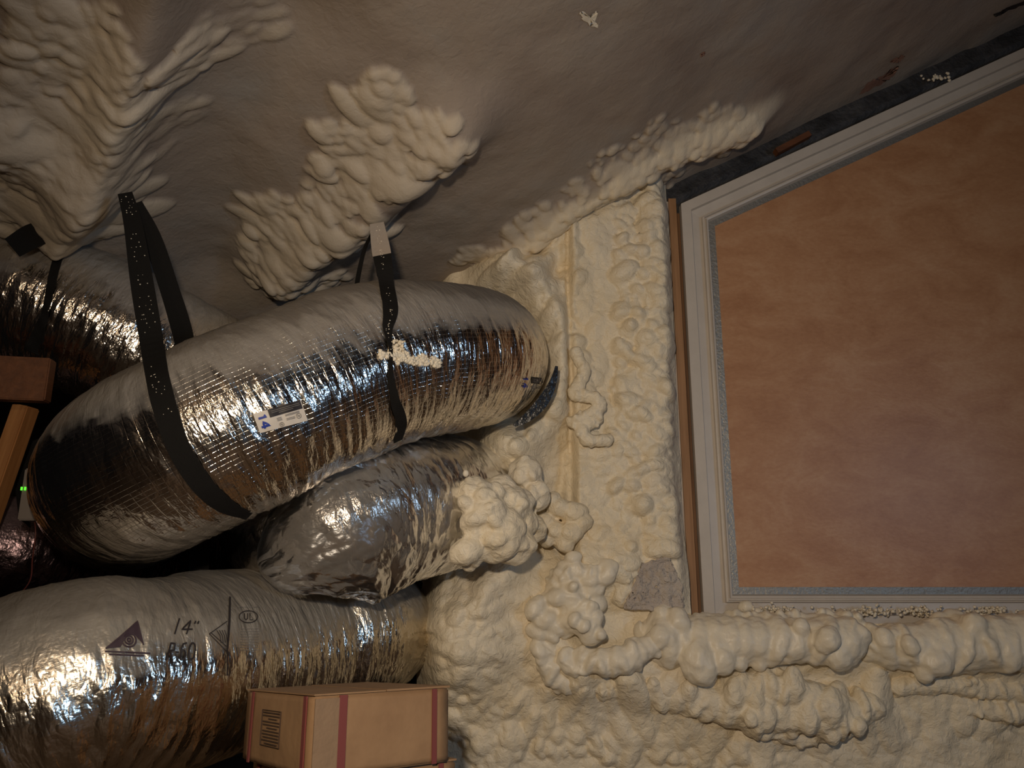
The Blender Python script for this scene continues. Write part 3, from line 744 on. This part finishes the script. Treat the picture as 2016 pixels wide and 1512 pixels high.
# foam mound on the sleeve
it = []
for _ in range(60):
    t = random.random(); px = 925 + 95 * t + random.gauss(0, 14); py = 975 + 110 * random.random() 
    if (px - 965) ** 2 / 75 ** 2 + (py - 1030) ** 2 / 85 ** 2 > 1: continue
    r = random.uniform(.018, .036)
    it.append((P(px, py, 1.95 + .0012 * (px - 930) + random.gauss(0, .012)), (r * 1.3, r, r), Matrix.Rotation(random.uniform(-1, 1), 3, 'Y').to_quaternion()))
for (px, py, Yq, r_) in ((935, 975, 1.98, .052), (960, 1010, 1.97, .060), (950, 990, 1.96, .045), (985, 1050, 1.99, .066), (1010, 1070, 2.04, .06), (1005, 1000, 2.03, .05), (1025, 1030, 2.08, .05), (930, 1095, 1.98, .030), (942, 1080, 1.98, .028), (922, 1110, 2.0, .022),
                       (1035, 930, 2.16, .05), (1050, 975, 2.16, .05), (1045, 1040, 2.14, .045), (985, 965, 2.06, .045)):
    it.append((P(px, py, Yq), (r_, r_ * .9, r_ * random.uniform(.9, 1.2)), Matrix.Rotation(random.uniform(-1, 1), 3, 'Y').to_quaternion()))
    for _ in range(7):
        a_ = random.uniform(0, 6.28); b_ = random.uniform(.2, 1.0)
        it.append((P(px, py, Yq) + Vector((math.cos(a_) * b_, -math.sqrt(max(0, 1 - b_ * b_)), math.sin(a_) * b_)) * r_ * .78, (r_ * .42, r_ * .34, r_ * .3), Matrix.Rotation(random.uniform(-1, 1), 3, 'Y').to_quaternion()))
tag(ellipsoids('foam_mound', it, M_foam), 'mound of foam slumped over the plastic wrapped duct where it meets the wall', 'spray foam')
it = [(P(917, 932, 1.93), (.008, .006, .0095), Matrix.Identity(3).to_quaternion())]
tag(ellipsoids('foam_drop', it, M_bead, .002, 1), 'single egg shaped foam drop on the plastic wrapped duct above the mound', 'foam drop')
# collar of foam around the end of the big duct and foam strands at its top
# black plastic tape under the wall end of the big duct
def band(name, which, pix, w, mat, parent=None, off=.004, thick=.0018, alt=None, n=60):
    """webbing laid over a duct along pixels; w in metres (number or list); returns object"""
    ws = w if isinstance(w, (list, tuple)) else [w] * len(pix)
    cpts = cat([(a, b, c) for (a, b), c in zip(pix, ws)], n // (len(pix) - 1) + 1)
    pos, nor = [], []
    for a, b, c in cpts:
        p_, n_ = hit(which, a, b, off, alt)
        if p_ is None: continue
        pos.append((p_, c)); nor.append(n_)
    return ribbon(name, [p for p, _ in pos], [c for _, c in pos], nor, mat, parent, thick, smooth=6)
def ribbon(name, pos, ws, nor, mat, parent=None, thick=.0018, smooth=0):
    pos = [Vector(p) for p in pos]
    for _ in range(smooth):
        nor = [nor[0]] + [((nor[i - 1] + nor[i] * 2 + nor[i + 1]).normalized()) for i in range(1, len(nor) - 1)] + [nor[-1]]
        pos = [pos[0]] + [(pos[i - 1] + pos[i] * 2 + pos[i + 1]) / 4 for i in range(1, len(pos) - 1)] + [pos[-1]]
    vs, fs = [], []
    for i, p_ in enumerate(pos):
        t = (pos[min(i + 1, len(pos) - 1)] - pos[max(i - 1, 0)]).normalized()
        s = t.cross(nor[i]).normalized() * ws[i] / 2; nn = s.cross(t).normalized() * thick / 2
        if nn.dot(nor[i]) < 0: nn = -nn
        vs += [p_ + s + nn, p_ - s + nn, p_ - s - nn, p_ + s - nn]
    for i in range(len(pos) - 1):
        for k in range(4):
            a = i * 4 + k; b = i * 4 + (k + 1) % 4; fs.append((a, b, b + 4, a + 4))
    fs += [(3, 2, 1, 0), tuple(len(vs) - 4 + k for k in range(4))]
    o = obj(name, vs, fs, mat, parent, False)
    bmx = bmesh.new(); bmx.from_mesh(o.data); bmesh.ops.recalc_face_normals(bmx, faces=bmx.faces); bmx.to_mesh(o.data); bmx.free()
    return o
def lerp_n(a, b, n): return [Vector(a).lerp(Vector(b), i / (n - 1)) for i in range(n)]
def strap_specks(pos_nor, parent, n, w, r=.0012):
    pts = []
    for _ in range(n):
        p_, n_, t_ = random.choice(pos_nor); s = t_.cross(n_).normalized()
        pts.append(Vector(p_) + n_ * .002 + s * random.uniform(-.45, .45) * w)
    o = crumbs('foam_specks', pts, r, M_bead, parent, 1.0); o['kind'] = 'stuff'; return o

def make_strap(which, free_pts, free_w, duct_pix, duct_w, label, specks, split, alt, free_n=None, white=None):
    """free part from the ceiling (world points + normals) and the part lying on the duct, one continuous webbing"""
    pos, nor, ws = [], [], []
    fp = cat([tuple(P(a, b, c)) + (w_,) for (a, b, c), w_ in zip(free_pts, free_w)], 14)
    fn = cat([tuple(x) for x in (free_n or [(0, -1, .1)] * len(free_pts))], 14)
    dws = duct_w if isinstance(duct_w, (list, tuple)) else [duct_w] * len(duct_pix)
    dp = cat([(a, b, c) for (a, b), c in zip(duct_pix, dws)], 14)
    for q_, n_ in zip(fp, fn): pos.append(Vector(q_[:3])); ws.append(q_[3]); nor.append(Vector(n_).normalized())
    for a, b, c in dp:
        h_, n_ = hit(which, a, b, .004)
        if h_ is None: continue
        pos.append(h_); ws.append(c); nor.append(n_)
    o = ribbon('hanging_strap', pos, ws, nor, M_strap, None, .002, smooth=8)
    tag(o, label, 'strap', 'black webbing straps holding up the ducts')
    pn = [(pos[i], nor[i], (pos[min(i + 1, len(pos) - 1)] - pos[max(0, i - 1)]).normalized()) for i in range(2, len(pos) - 2)]
    strap_specks(pn[:split], o, specks, min(ws[:split]) if ws else .03)
    return o, pos, nor, ws
# strap 1 (left): front leg
h1, _ = hit('main', 300, 705, .004)
Yh = h1.y
s1, pos1, nor1, ws1 = make_strap('main', [(246, 380, Yh + .02), (262, 440, Yh + .02), (280, 560, Yh + .015), (300, 680, Yh - .004)], [.030, .038, .046, .046],
    [(306, 712), (322, 790), (352, 880), (395, 950), (440, 992), (488, 1014)], [.046, .044, .042, .040, .036, .02],
    'left front strap, wide black webbing crossing the whole face of the large duct', 70, 60, None, [(.25, -1, .1)] * 4)
# its rear leg, passing behind the duct
h2 = P(360, 640, Yh + .16)
rear = cat([tuple(P(*a)) + (w_,) for a, w_ in (((266, 400, Yh + .03), .03), ((300, 470, Yh + .07), .040), ((334, 570, Yh + .12), .042), ((358, 650, Yh + .17), .046), ((372, 720, Yh + .24), .046))], 14)
rl = ribbon('strap_rear_leg', [r[:3] for r in rear], [r[3] for r in rear], [Vector((.1, -1, .15)).normalized()] * len(rear), M_strap, s1, .002)
# strap 2 (right): white-dusted top
h3, _ = hit('main', 752, 570, .004)
Y2 = h3.y
s2, pos2, nor2, ws2 = make_strap('main', [(742, 440, Y2 + .05), (750, 490, Y2 + .03), (757, 530, Y2 + .01)], [.034, .044, .040],
    [(760, 560), (768, 610), (762, 650), (768, 690), (768, 740), (778, 790), (788, 830), (782, 866)], [.036, .036, .022, .009, .012, .022, .030, .024],
    'right strap, twisted black webbing with a foam whitened top around the large duct', 60, 70, None)
k = max(2, int(len(pos2) * .155))
bandw = ribbon('overspray_layer', [p + n_ * .0016 for p, n_ in zip(pos2[:k], nor2[:k])], [w_ * 1.03 for w_ in ws2[:k]], nor2[:k], M_foamc, s2, .001)
bandw['label'] = 'cream foam overspray'
rear = cat([tuple(P(*a)) + (w_,) for a, w_ in (((735, 455, Y2 + .07), .01), ((718, 490, Y2 + .12), .010), ((706, 540, Y2 + .16), .012), ((700, 580, Y2 + .2), .012))], 10)
ribbon('strap_rear_leg', [r[:3] for r in rear], [r[3] for r in rear], [Vector((.1, -1, .15)).normalized()] * len(rear), M_strap, s2, .002)
# strap 3 on the upper-left duct
hu, nu_ = hit('upl', 108, 560, .004)
s3, *_z = make_strap('upl', [(138, 448, hu.y - .02), (126, 470, hu.y - .01)], [.03, .026], [(118, 500), (106, 540), (98, 580), (90, 615), (80, 650), (64, 692)], [.022, .02, .018, .016, .028, .040],
    'narrow black strap pinching the crumpled duct at the upper left', 8, 20, None)
ps = cat([tuple(P(*a)) + (w_,) for a, w_ in (((24, 488, 1.66), .05), ((70, 462, 1.66), .055), ((110, 455, 1.68), .04), ((142, 452, 1.70), .028))], 12)
ribbon('strap_tail', [r[:3] for r in ps], [r[3] for r in ps], [Vector((.2, -.8, -.5)).normalized()] * len(ps), M_strap, s3, .002)
# strap low at far left behind the large duct
ps = cat([tuple(P(*a)) + (w_,) for a, w_ in (((95, 868, 1.95), .03), ((60, 885, 1.93), .03), ((42, 930, 1.92), .028), ((44, 1000, 1.92), .022), ((52, 1040, 1.93), .02))], 12)
tag(ribbon('hanging_strap', [r[:3] for r in ps], [r[3] for r in ps], [Vector((.1, -1, .0)).normalized()] * len(ps), M_strap, None, .002),
    'short black strap between the leaning wood stud and the large duct', 'strap', 'black webbing straps holding up the ducts')
# strap between ducts in the dark gap
ps = cat([tuple(P(*a)) + (w_,) for a, w_ in (((395, 1080, 2.0), .05), ((392, 1120, 1.98), .05), ((388, 1170, 1.93), .05))], 12)
tag(ribbon('hanging_strap', [r[:3] for r in ps], [r[3] for r in ps], [Vector((.1, -1, .0)).normalized()] * len(ps), M_strap, None, .002),
    'black strap in the dark gap between the large duct and the printed duct', 'strap', 'black webbing straps holding up the ducts')

# ------------------------------------------------------------ stickers and print lying on the ducts
def quad_uv(c4, u, v):
    a = Vector((*c4[0], 0)).lerp(Vector((*c4[1], 0)), u); b = Vector((*c4[3], 0)).lerp(Vector((*c4[2], 0)), u)
    return a.lerp(b, v)
def patch(name, which, c4, mat, parent, off, u0=0, u1=1, v0=0, v1=1, n=14):
    vs = []
    for i in range(n):
        for j in range(n):
            q = quad_uv(c4, u0 + (u1 - u0) * i / (n - 1), v0 + (v1 - v0) * j / (n - 1))
            h_, _n = hit(which, q.x, q.y, 0)
            d = (EYE - h_).normalized(); vs.append(h_ + d * off)
    return obj(name, vs, grid_faces(n, n).tolist(), mat, parent, True)
def strokes(name, which, c4, lines, wpx, mat, parent, off=.004):
    """lines in unit coordinates of the quad; stroke width in pixels of the photo at that place"""
    vs, fs = [], []
    for ln in lines:
        pts = []
        for a, b in zip(ln[:-1], ln[1:]):
            m = max(2, int(math.hypot(a[0] - b[0], a[1] - b[1]) * 10) + 1)
            pts += [quad_uv(c4, a[0] + (b[0] - a[0]) * t / m, a[1] + (b[1] - a[1]) * t / m) for t in range(m)]
        pts.append(quad_uv(c4, *ln[-1]))
        base = len(vs)
        for i, p_ in enumerate(pts):
            t = (pts[min(i + 1, len(pts) - 1)] - pts[max(0, i - 1)]).normalized(); s = Vector((-t.y, t.x, 0)) * wpx / 2
            for e in (p_ + s, p_ - s):
                h_, _n = hit(which, e.x, e.y, 0); vs.append(h_ + (EYE - h_).normalized() * off)
        for i in range(len(pts) - 1):
            a = base + i * 2; fs.append((a, a + 1, a + 3, a + 2))
    return obj(name, vs, fs, mat, parent, False)
def circ(cx, cy, rx, ry, n=16): return [(cx + rx * math.cos(k / n * 6.2832), cy + ry * math.sin(k / n * 6.2832)) for k in range(n + 1)]
ST = [(498, 815), (592, 787), (606, 828), (512, 853)]
stk = patch('label_sticker', 'main', ST, M_sticker, main, .006, n=26)
stk['label'] = 'white sticker reading 14 with a black block'
patch('black_block', 'main', ST, M_ink, stk, .0075, .30, .985, .0, .40, 16)
# digits are turned a quarter clockwise: glyph x runs down the sticker, glyph y runs left
def rot_digit(d, u0, u1, v0, v1):
    G = {'1': [[(.25, .75), (.55, 1.0), (.55, 0)]], '4': [[(.72, 0), (.72, 1.0), (.08, .34), (1.0, .34)]]}[d]
    return [[(u0 + (u1 - u0) * y_, v0 + (v1 - v0) * x_) for x_, y_ in l] for l in G]
strokes('blue_numeral', 'main', ST, rot_digit('1', .07, .24, .12, .44), 4.2, M_blue, stk, .009)
strokes('blue_numeral', 'main', ST, rot_digit('4', .07, .25, .48, .84), 4.2, M_blue, stk, .009)
strokes('small_print', 'main', ST, [[(.42, y_), (.52, y_)] for y_ in (.52, .58, .64)] + [[(.60, y_), (.90, y_)] for y_ in (.47, .52)] + [[(.60, y_), (.78, y_)] for y_ in (.66, .72)] +
        [circ(.86, .68, .05, .11)] + [[(.83, .68), (.89, .68)], [(.84, .62), (.88, .74)]] + [circ(.48, .86, .045, .09)] + [[(.45, .86), (.51, .86)], [(.48, .80), (.48, .92)]], .9, M_grey, stk, .009)
strokes('block_print', 'main', ST, [[(.36 + .0, y_), (.95, y_)] for y_ in (.12, .2)] + [[(.5, .28), (.8, .28)]], .9, M_grey, stk, .010)
S2 = [(1028, 738), (1070, 742), (1068, 772), (1026, 768)]
stk2 = strokes('blue_numeral', 'main', S2, rot_digit('1', .06, .30, .10, .42) , 2.0, M_blue, main, .004)
strokes('blue_numeral', 'main', S2, rot_digit('4', .06, .30, .50, .86), 2.0, M_blue, main, .004)
b2 = patch('black_block', 'main', S2, M_ink, main, .0035, .45, 1.0, .08, .5, 8)
strokes('block_print', 'main', S2, [[(.55, y_), (.92, y_)] for y_ in (.22, .30, .38)], .8, M_grey, b2, .005)
strokes('small_print', 'main', S2, [circ(.55, .75, .06, .09), circ(.85, .72, .06, .09)], .8, M_grey, main, .004)
# white foam smear and foil tear on the big duct
pts = []
for _ in range(260):
    t = random.random(); px = 748 + 120 * t; py = 697 + 14 * t + random.gauss(0, 5 if t > .2 else 3) + (4 if t > .5 else 0)
    h_, n_ = hit('main', px, py, .001); pts.append(h_)
crumbs('foam_smear', pts, .0052, M_bead, main, .8)
pts = []
for _ in range(60):
    px = random.gauss(778, 8); py = random.uniform(668, 700); h_, n_ = hit('main', px, py, .001); pts.append(h_)
crumbs('foam_smear', pts, .004, M_foam, main, .8)
pts = []
for _ in range(60):
    px = random.uniform(690, 765); py = 686 + random.gauss(0, 6); h_, n_ = hit('main', px, py, 0); pts.append(h_)
for (pix, w_) in (([(944, 680), (948, 700), (953, 735)], .006), ([(962, 745), (961, 770), (958, 800)], .005)):
    band('foil_wrinkle', 'main', pix, w_, plain('bright_foil', (.8, .78, .75), .12, 1, bsc=90, bd=.004), main, .001, .001, n=20)
tp = [P(945 + 152 * math.cos(.12 + k * .1), 703 + 150 * math.sin(.12 + k * .1), 2.10) for k in range(11)]
ribbon('black_tape', tp, [.008, .014, .02, .026, .030, .034, .034, .030, .026, .02, .01], [Vector((.2, -1, -.1)).normalized()] * 11, M_rub, main, .004)
# print on the lowest duct
Q = [(210, 1218), (288, 1222), (292, 1290), (206, 1286)]
pr = strokes('triangle_logo', 'low', Q, [[(.02, .86), (.78, .02), (.90, .70)]] , 3, M_inkp, low)
# solid dark triangle with an eye shaped swirl left open
def tri_fill(name, which, c4, polys, mat, parent, off=.003):
    vs, fs = [], []
    for (a, b, c) in polys:
        n = 10; base = len(vs); idx = {}
        for i in range(n + 1):
            for j in range(n + 1 - i):
                u = a[0] + (b[0] - a[0]) * i / n + (c[0] - a[0]) * j / n; v = a[1] + (b[1] - a[1]) * i / n + (c[1] - a[1]) * j / n
                q_ = quad_uv(c4, u, v); h_, _n = hit(which, q_.x, q_.y, 0); idx[(i, j)] = len(vs); vs.append(h_ + (EYE - h_).normalized() * off)
        for i in range(n):
            for j in range(n - i):
                fs.append((idx[(i, j)], idx[(i + 1, j)], idx[(i, j + 1)]))
                if j < n - i - 1: fs.append((idx[(i + 1, j)], idx[(i + 1, j + 1)], idx[(i, j + 1)]))
    return obj(name, vs, fs, mat, parent, False)
tri_fill('logo_triangle', 'low', Q, [((.02, .86), (.78, .02), (.50, .45)), ((.78, .02), (.92, .72), (.70, .42)), ((.50, .45), (.78, .02), (.70, .42)), ((.02, .86), (.50, .45), (.36, .80))], M_inkp, pr)
strokes('logo_swirl', 'low', Q, [circ(.56, .58, .17, .20), circ(.56, .58, .10, .12), circ(.56, .58, .04, .05), [(.0, .94), (1.05, .94)], [(.1, 1.02), (.9, 1.02)]], 3.2, M_inkp, pr, .0035)
Q2 = [(345, 1216), (392, 1222), (388, 1250), (341, 1248)]
strokes('size_print', 'low', Q2, [[(.18, 0), (.06, 1)], [(.55, .98), (.66, .05), (.34, .68), (.78, .62)], [(.86, .04), (.83, .24)], [(.99, .02), (.96, .22)]], 3.0, M_ink, low)
Q3 = [(330, 1264), (388, 1264), (384, 1300), (326, 1300)]
strokes('rating_print', 'low', Q3, [[(.03, 1), (.12, .05), (.26, .08), (.26, .42), (.10, .5), (.24, .98)], [(.32, .55), (.42, .55)],
        [(.66, .04), (.54, .10), (.49, .35), (.48, .75)], circ(.565, .70, .085, .27, 12), circ(.86, .5, .11, .46, 14)], 3.4, M_ink, low)
Q4 = [(470, 1200), (508, 1200), (508, 1228), (470, 1228)]
strokes('listing_mark', 'low', Q4, [circ(.5, .5, .48, .42, 22), [(.3, .25), (.3, .62), (.38, .72), (.46, .62), (.46, .25)], [(.58, .25), (.58, .72), (.74, .72)]], 1.8, M_ink, low)
Q5 = [(410, 1225), (452, 1222), (452, 1285), (410, 1285)]
strokes('diamond_print', 'low', Q5, [[(.05, .38), (.9, .0)], [(.05, .38), (.85, .95)], [(.15, .36), (.85, .80)]] + [[(.40 + .12 * k, .28), (.55 + .1 * k, .45), (.60 + .1 * k, .68)] for k in range(4)], 1.5, M_ink, low)
band('seam_tape', 'low', [(452, 1176), (450, 1230), (446, 1290), (446, 1330)], [.004, .005, .003, .003], M_ink, low, .002, .001)
strokes('fine_print', 'low', [(470, 1232), (515, 1232), (515, 1290), (470, 1290)], [[(.08, .1 + .09 * k), (.9, .1 + .09 * k)] for k in range(9)], .9, M_grey, low, .003)
strokes('outline_box', 'low', [(466, 1195), (512, 1195), (518, 1290), (472, 1290)], [[(0, 1), (0, 0), (1, 0), (1, 1)]], 1.0, M_grey, low, .003)

# ------------------------------------------------------------ cardboard boxes
def carton(origin, rz, W=.275, D=.35, H=.140, lid_bow=.006):
    """origin: bottom corner nearest the camera; W runs right-back, D runs left-back"""
    root = bpy.data.objects.new('cardboard_box', None); C.objects.link(root)
    root.location = origin; root.rotation_euler = Euler((math.radians(-6.5), math.radians(-1.5), 0)).to_matrix().to_4x4().__matmul__(Matrix.Rotation(rz, 4, 'Z')).to_euler()
    def mesh(name, boxes, mat, bev=.0015, parent=root):
        bm = bmesh.new()
        for lo, hi in boxes:
            r = bmesh.ops.create_cube(bm, size=1)
            for v in r['verts']: v.co = Vector([lo[i] + (v.co[i] + .5) * (hi[i] - lo[i]) for i in range(3)])
        if bev: bmesh.ops.bevel(bm, geom=bm.edges[:], offset=bev, segments=2, affect='EDGES')
        return bm_obj(name, bm, mat, parent)
    bm = bmesh.new(); bmesh.ops.create_cube(bm, size=1)
    for v in bm.verts: v.co = Vector(((v.co.x + .5) * W, (v.co.y + .5) * D, (v.co.z + .5) * H))
    bmesh.ops.subdivide_edges(bm, edges=bm.edges[:], cuts=10, use_grid_fill=True)
    for v in bm.verts:
        a, b, c = v.co.x / W, v.co.y / D, v.co.z / H
        v.co.z += (.004 * math.sin(a * 3.1) * math.sin(b * 3.1)) * (1 if c > .5 else 0)
        if b < .01: v.co.y += -.003 * math.sin(c * 3.1) * math.sin(a * 3.1)
        if a < .01: v.co.x += -.004 * math.sin(c * 3.1) * math.sin(b * 3.1)
    e = [x for x in bm.edges if len(x.link_faces) == 2 and x.calc_face_angle(0) > 1.0]
    bmesh.ops.bevel(bm, geom=e, offset=.003, segments=2, affect='EDGES')
    bm_obj('carton_body', bm, M_card, root, True)
    mesh('top_flap', [((-.001, -.001, H + .001), (W * .5, D + .001, H + .0035)), ((W * .5 + .002, -.001, H + .001), (W + .001, D + .001, H + .0045))], M_card, 0)
    for lo, hi in [((-.0062, -.0010 + .022, 0), (-.0035, .022 + .012, H)), ((-.0062, D - .055, 0), (-.0035, D - .045, H))]:
        mesh('red_stripe', [(lo, hi)], M_red, 0)
    for lo, hi in [((.045, -.0052, 0), (.060, -.0028, H)), ((W - .040, -.0052, 0), (W - .030, -.0028, H))]:
        mesh('red_stripe', [(lo, hi)], M_red, 0)
    mesh('side_flap', [((0, -.0050, .001), (.046, -.0025, H - .004))], plain('worn_cardboard', (.26, .17, .10), .8, bsc=40, bd=.004) if 'worn_cardboard' not in bpy.data.materials else bpy.data.materials['worn_cardboard'], 0)
    # text panel on the left side
    bxs = []
    yc0, yc1, zc0, zc1 = D * .40, D * .68, H * .28, H * .76
    for k in range(11):
        z_ = zc1 - (zc1 - zc0) * (k + .7) / 11.5
        ins = (.03, .03, .35, .04, .05, .28, .06, .05, .1, .04, .2)[k] * (yc1 - yc0)
        bxs.append(((-.0062, yc0 + ins * .5 + .002, z_ - .0009), (-.0040, yc1 - ins - .002, z_ + .0009)))
    for (a, b, c, d) in ((yc0, yc1, zc0, zc0 + .0008), (yc0, yc1, zc1, zc1 + .0008), (yc0, yc0 + .0008, zc0, zc1), (yc1, yc1 + .0008, zc0, zc1)):
        bxs.append(((-.0062, a, c), (-.0040, b, d)))
    mesh('text_panel', bxs, M_cprint, 0)
    return root
BY = 1.36; near = P(612, 1500, BY)
top_z = P(616, 1368, BY).z
Hh = .140
labels = ['topmost cardboard box with red stripes and text panel, in front of the printed duct',
          'cardboard box just below the topmost one, cut off by the bottom of the photo', 'lowest cardboard box of the stack standing on the attic floor']
nb = top_z / Hh
hb = top_z / 3 - .0045
for i in range(3):
    z_ = top_z - (i + 1) * (hb + .0045)
    b_ = carton((near.x + (0, .012, .0)[i], near.y + (0, .012, 0)[i], z_ + .0), math.radians((37, 36, 38)[i]), H=hb)
    tag(b_, labels[i], 'box', 'cardboard boxes in a stack')
# ------------------------------------------------------------ wood at far left and odds and ends
def beam(name, a, b, w, d, mat):
    a = Vector(a); b = Vector(b); bm = bmesh.new(); bmesh.ops.create_cube(bm, size=1)
    L = (b - a).length
    for v in bm.verts: v.co = Vector((v.co.x * w, v.co.y * d, v.co.z * L))
    bmesh.ops.bevel(bm, geom=bm.edges[:], offset=.003, segments=2, affect='EDGES')
    o = bm_obj(name, bm, mat); o.location = (a + b) / 2; o.rotation_euler = (b - a).to_track_quat('Z', 'Y').to_euler(); return o
tag(beam('wood_stud', P(52, 800, 1.80), P(-60, 1120, 1.80), .05, .04, M_wood), 'leaning orange-brown pine stud at the far left edge beside the large duct', 'stud')
tag(beam('wood_block', P(-80, 742, 1.70), P(100, 750, 1.74), .04, .105, M_woodd), 'dark brown wood block crossing above the leaning stud at the far left', 'wood beam')
bpy.context.view_layer.update()
# junction box with two green lights, mostly behind the large duct
jb = bpy.data.objects.new('control_box', None); C.objects.link(jb); jb.location = (0, 0, 0)
tag(jb, 'small grey control box with two green lights behind the left edge of the large duct', 'control box')
p0 = P(64, 965, 1.74)
box('casing', (p0.x - .02, p0.y - .01, p0.z - .07), (p0.x + .05, p0.y + .03, p0.z + .05), M_plate, jb, .003)
for dx in (43, 50):
    q_ = P(dx, 962, 1.728); box('indicator_light', (q_.x - .0012, q_.y - .003, q_.z - .004), (q_.x + .0012, q_.y + .001, q_.z + .004), emit('green_light', (.15, 1.0, .05), 1.2), jb)
# thin reddish wire
wp = [tuple(P(*a)) for a in ((66, 1010, 1.74), (70, 1050, 1.76), (64, 1100, 1.74), (58, 1145, 1.70), (20, 1190, 1.6))]
wc = cat(wp, 12); vs = []
for i, p_ in enumerate(wc):
    for k in range(6): vs.append((p_[0] + .0016 * math.cos(k * 1.047), p_[1] + .0016 * math.sin(k * 1.047), p_[2]))
wo = obj('thin_wire', vs, grid_faces(len(wc), 6, True).tolist(), plain('dark_red_wire', (.10, .025, .02), .5))
tag(wo, 'thin dark red wire curving down beside the left edge of the large duct', 'wire')

# flecks of overspray on the plastic wrapped duct and on the wood block
pts = [hit('mid', random.gauss(1005, 26), random.gauss(925, 28), .012)[0] for _ in range(30)] + [hit('mid', random.uniform(700, 950), random.uniform(930, 1010), .012)[0] for _ in range(14)]
sp_ = crumbs('foam_specks', [p for p in pts if p], .0022, M_bead, mid, 1.0); sp_['kind'] = 'stuff'
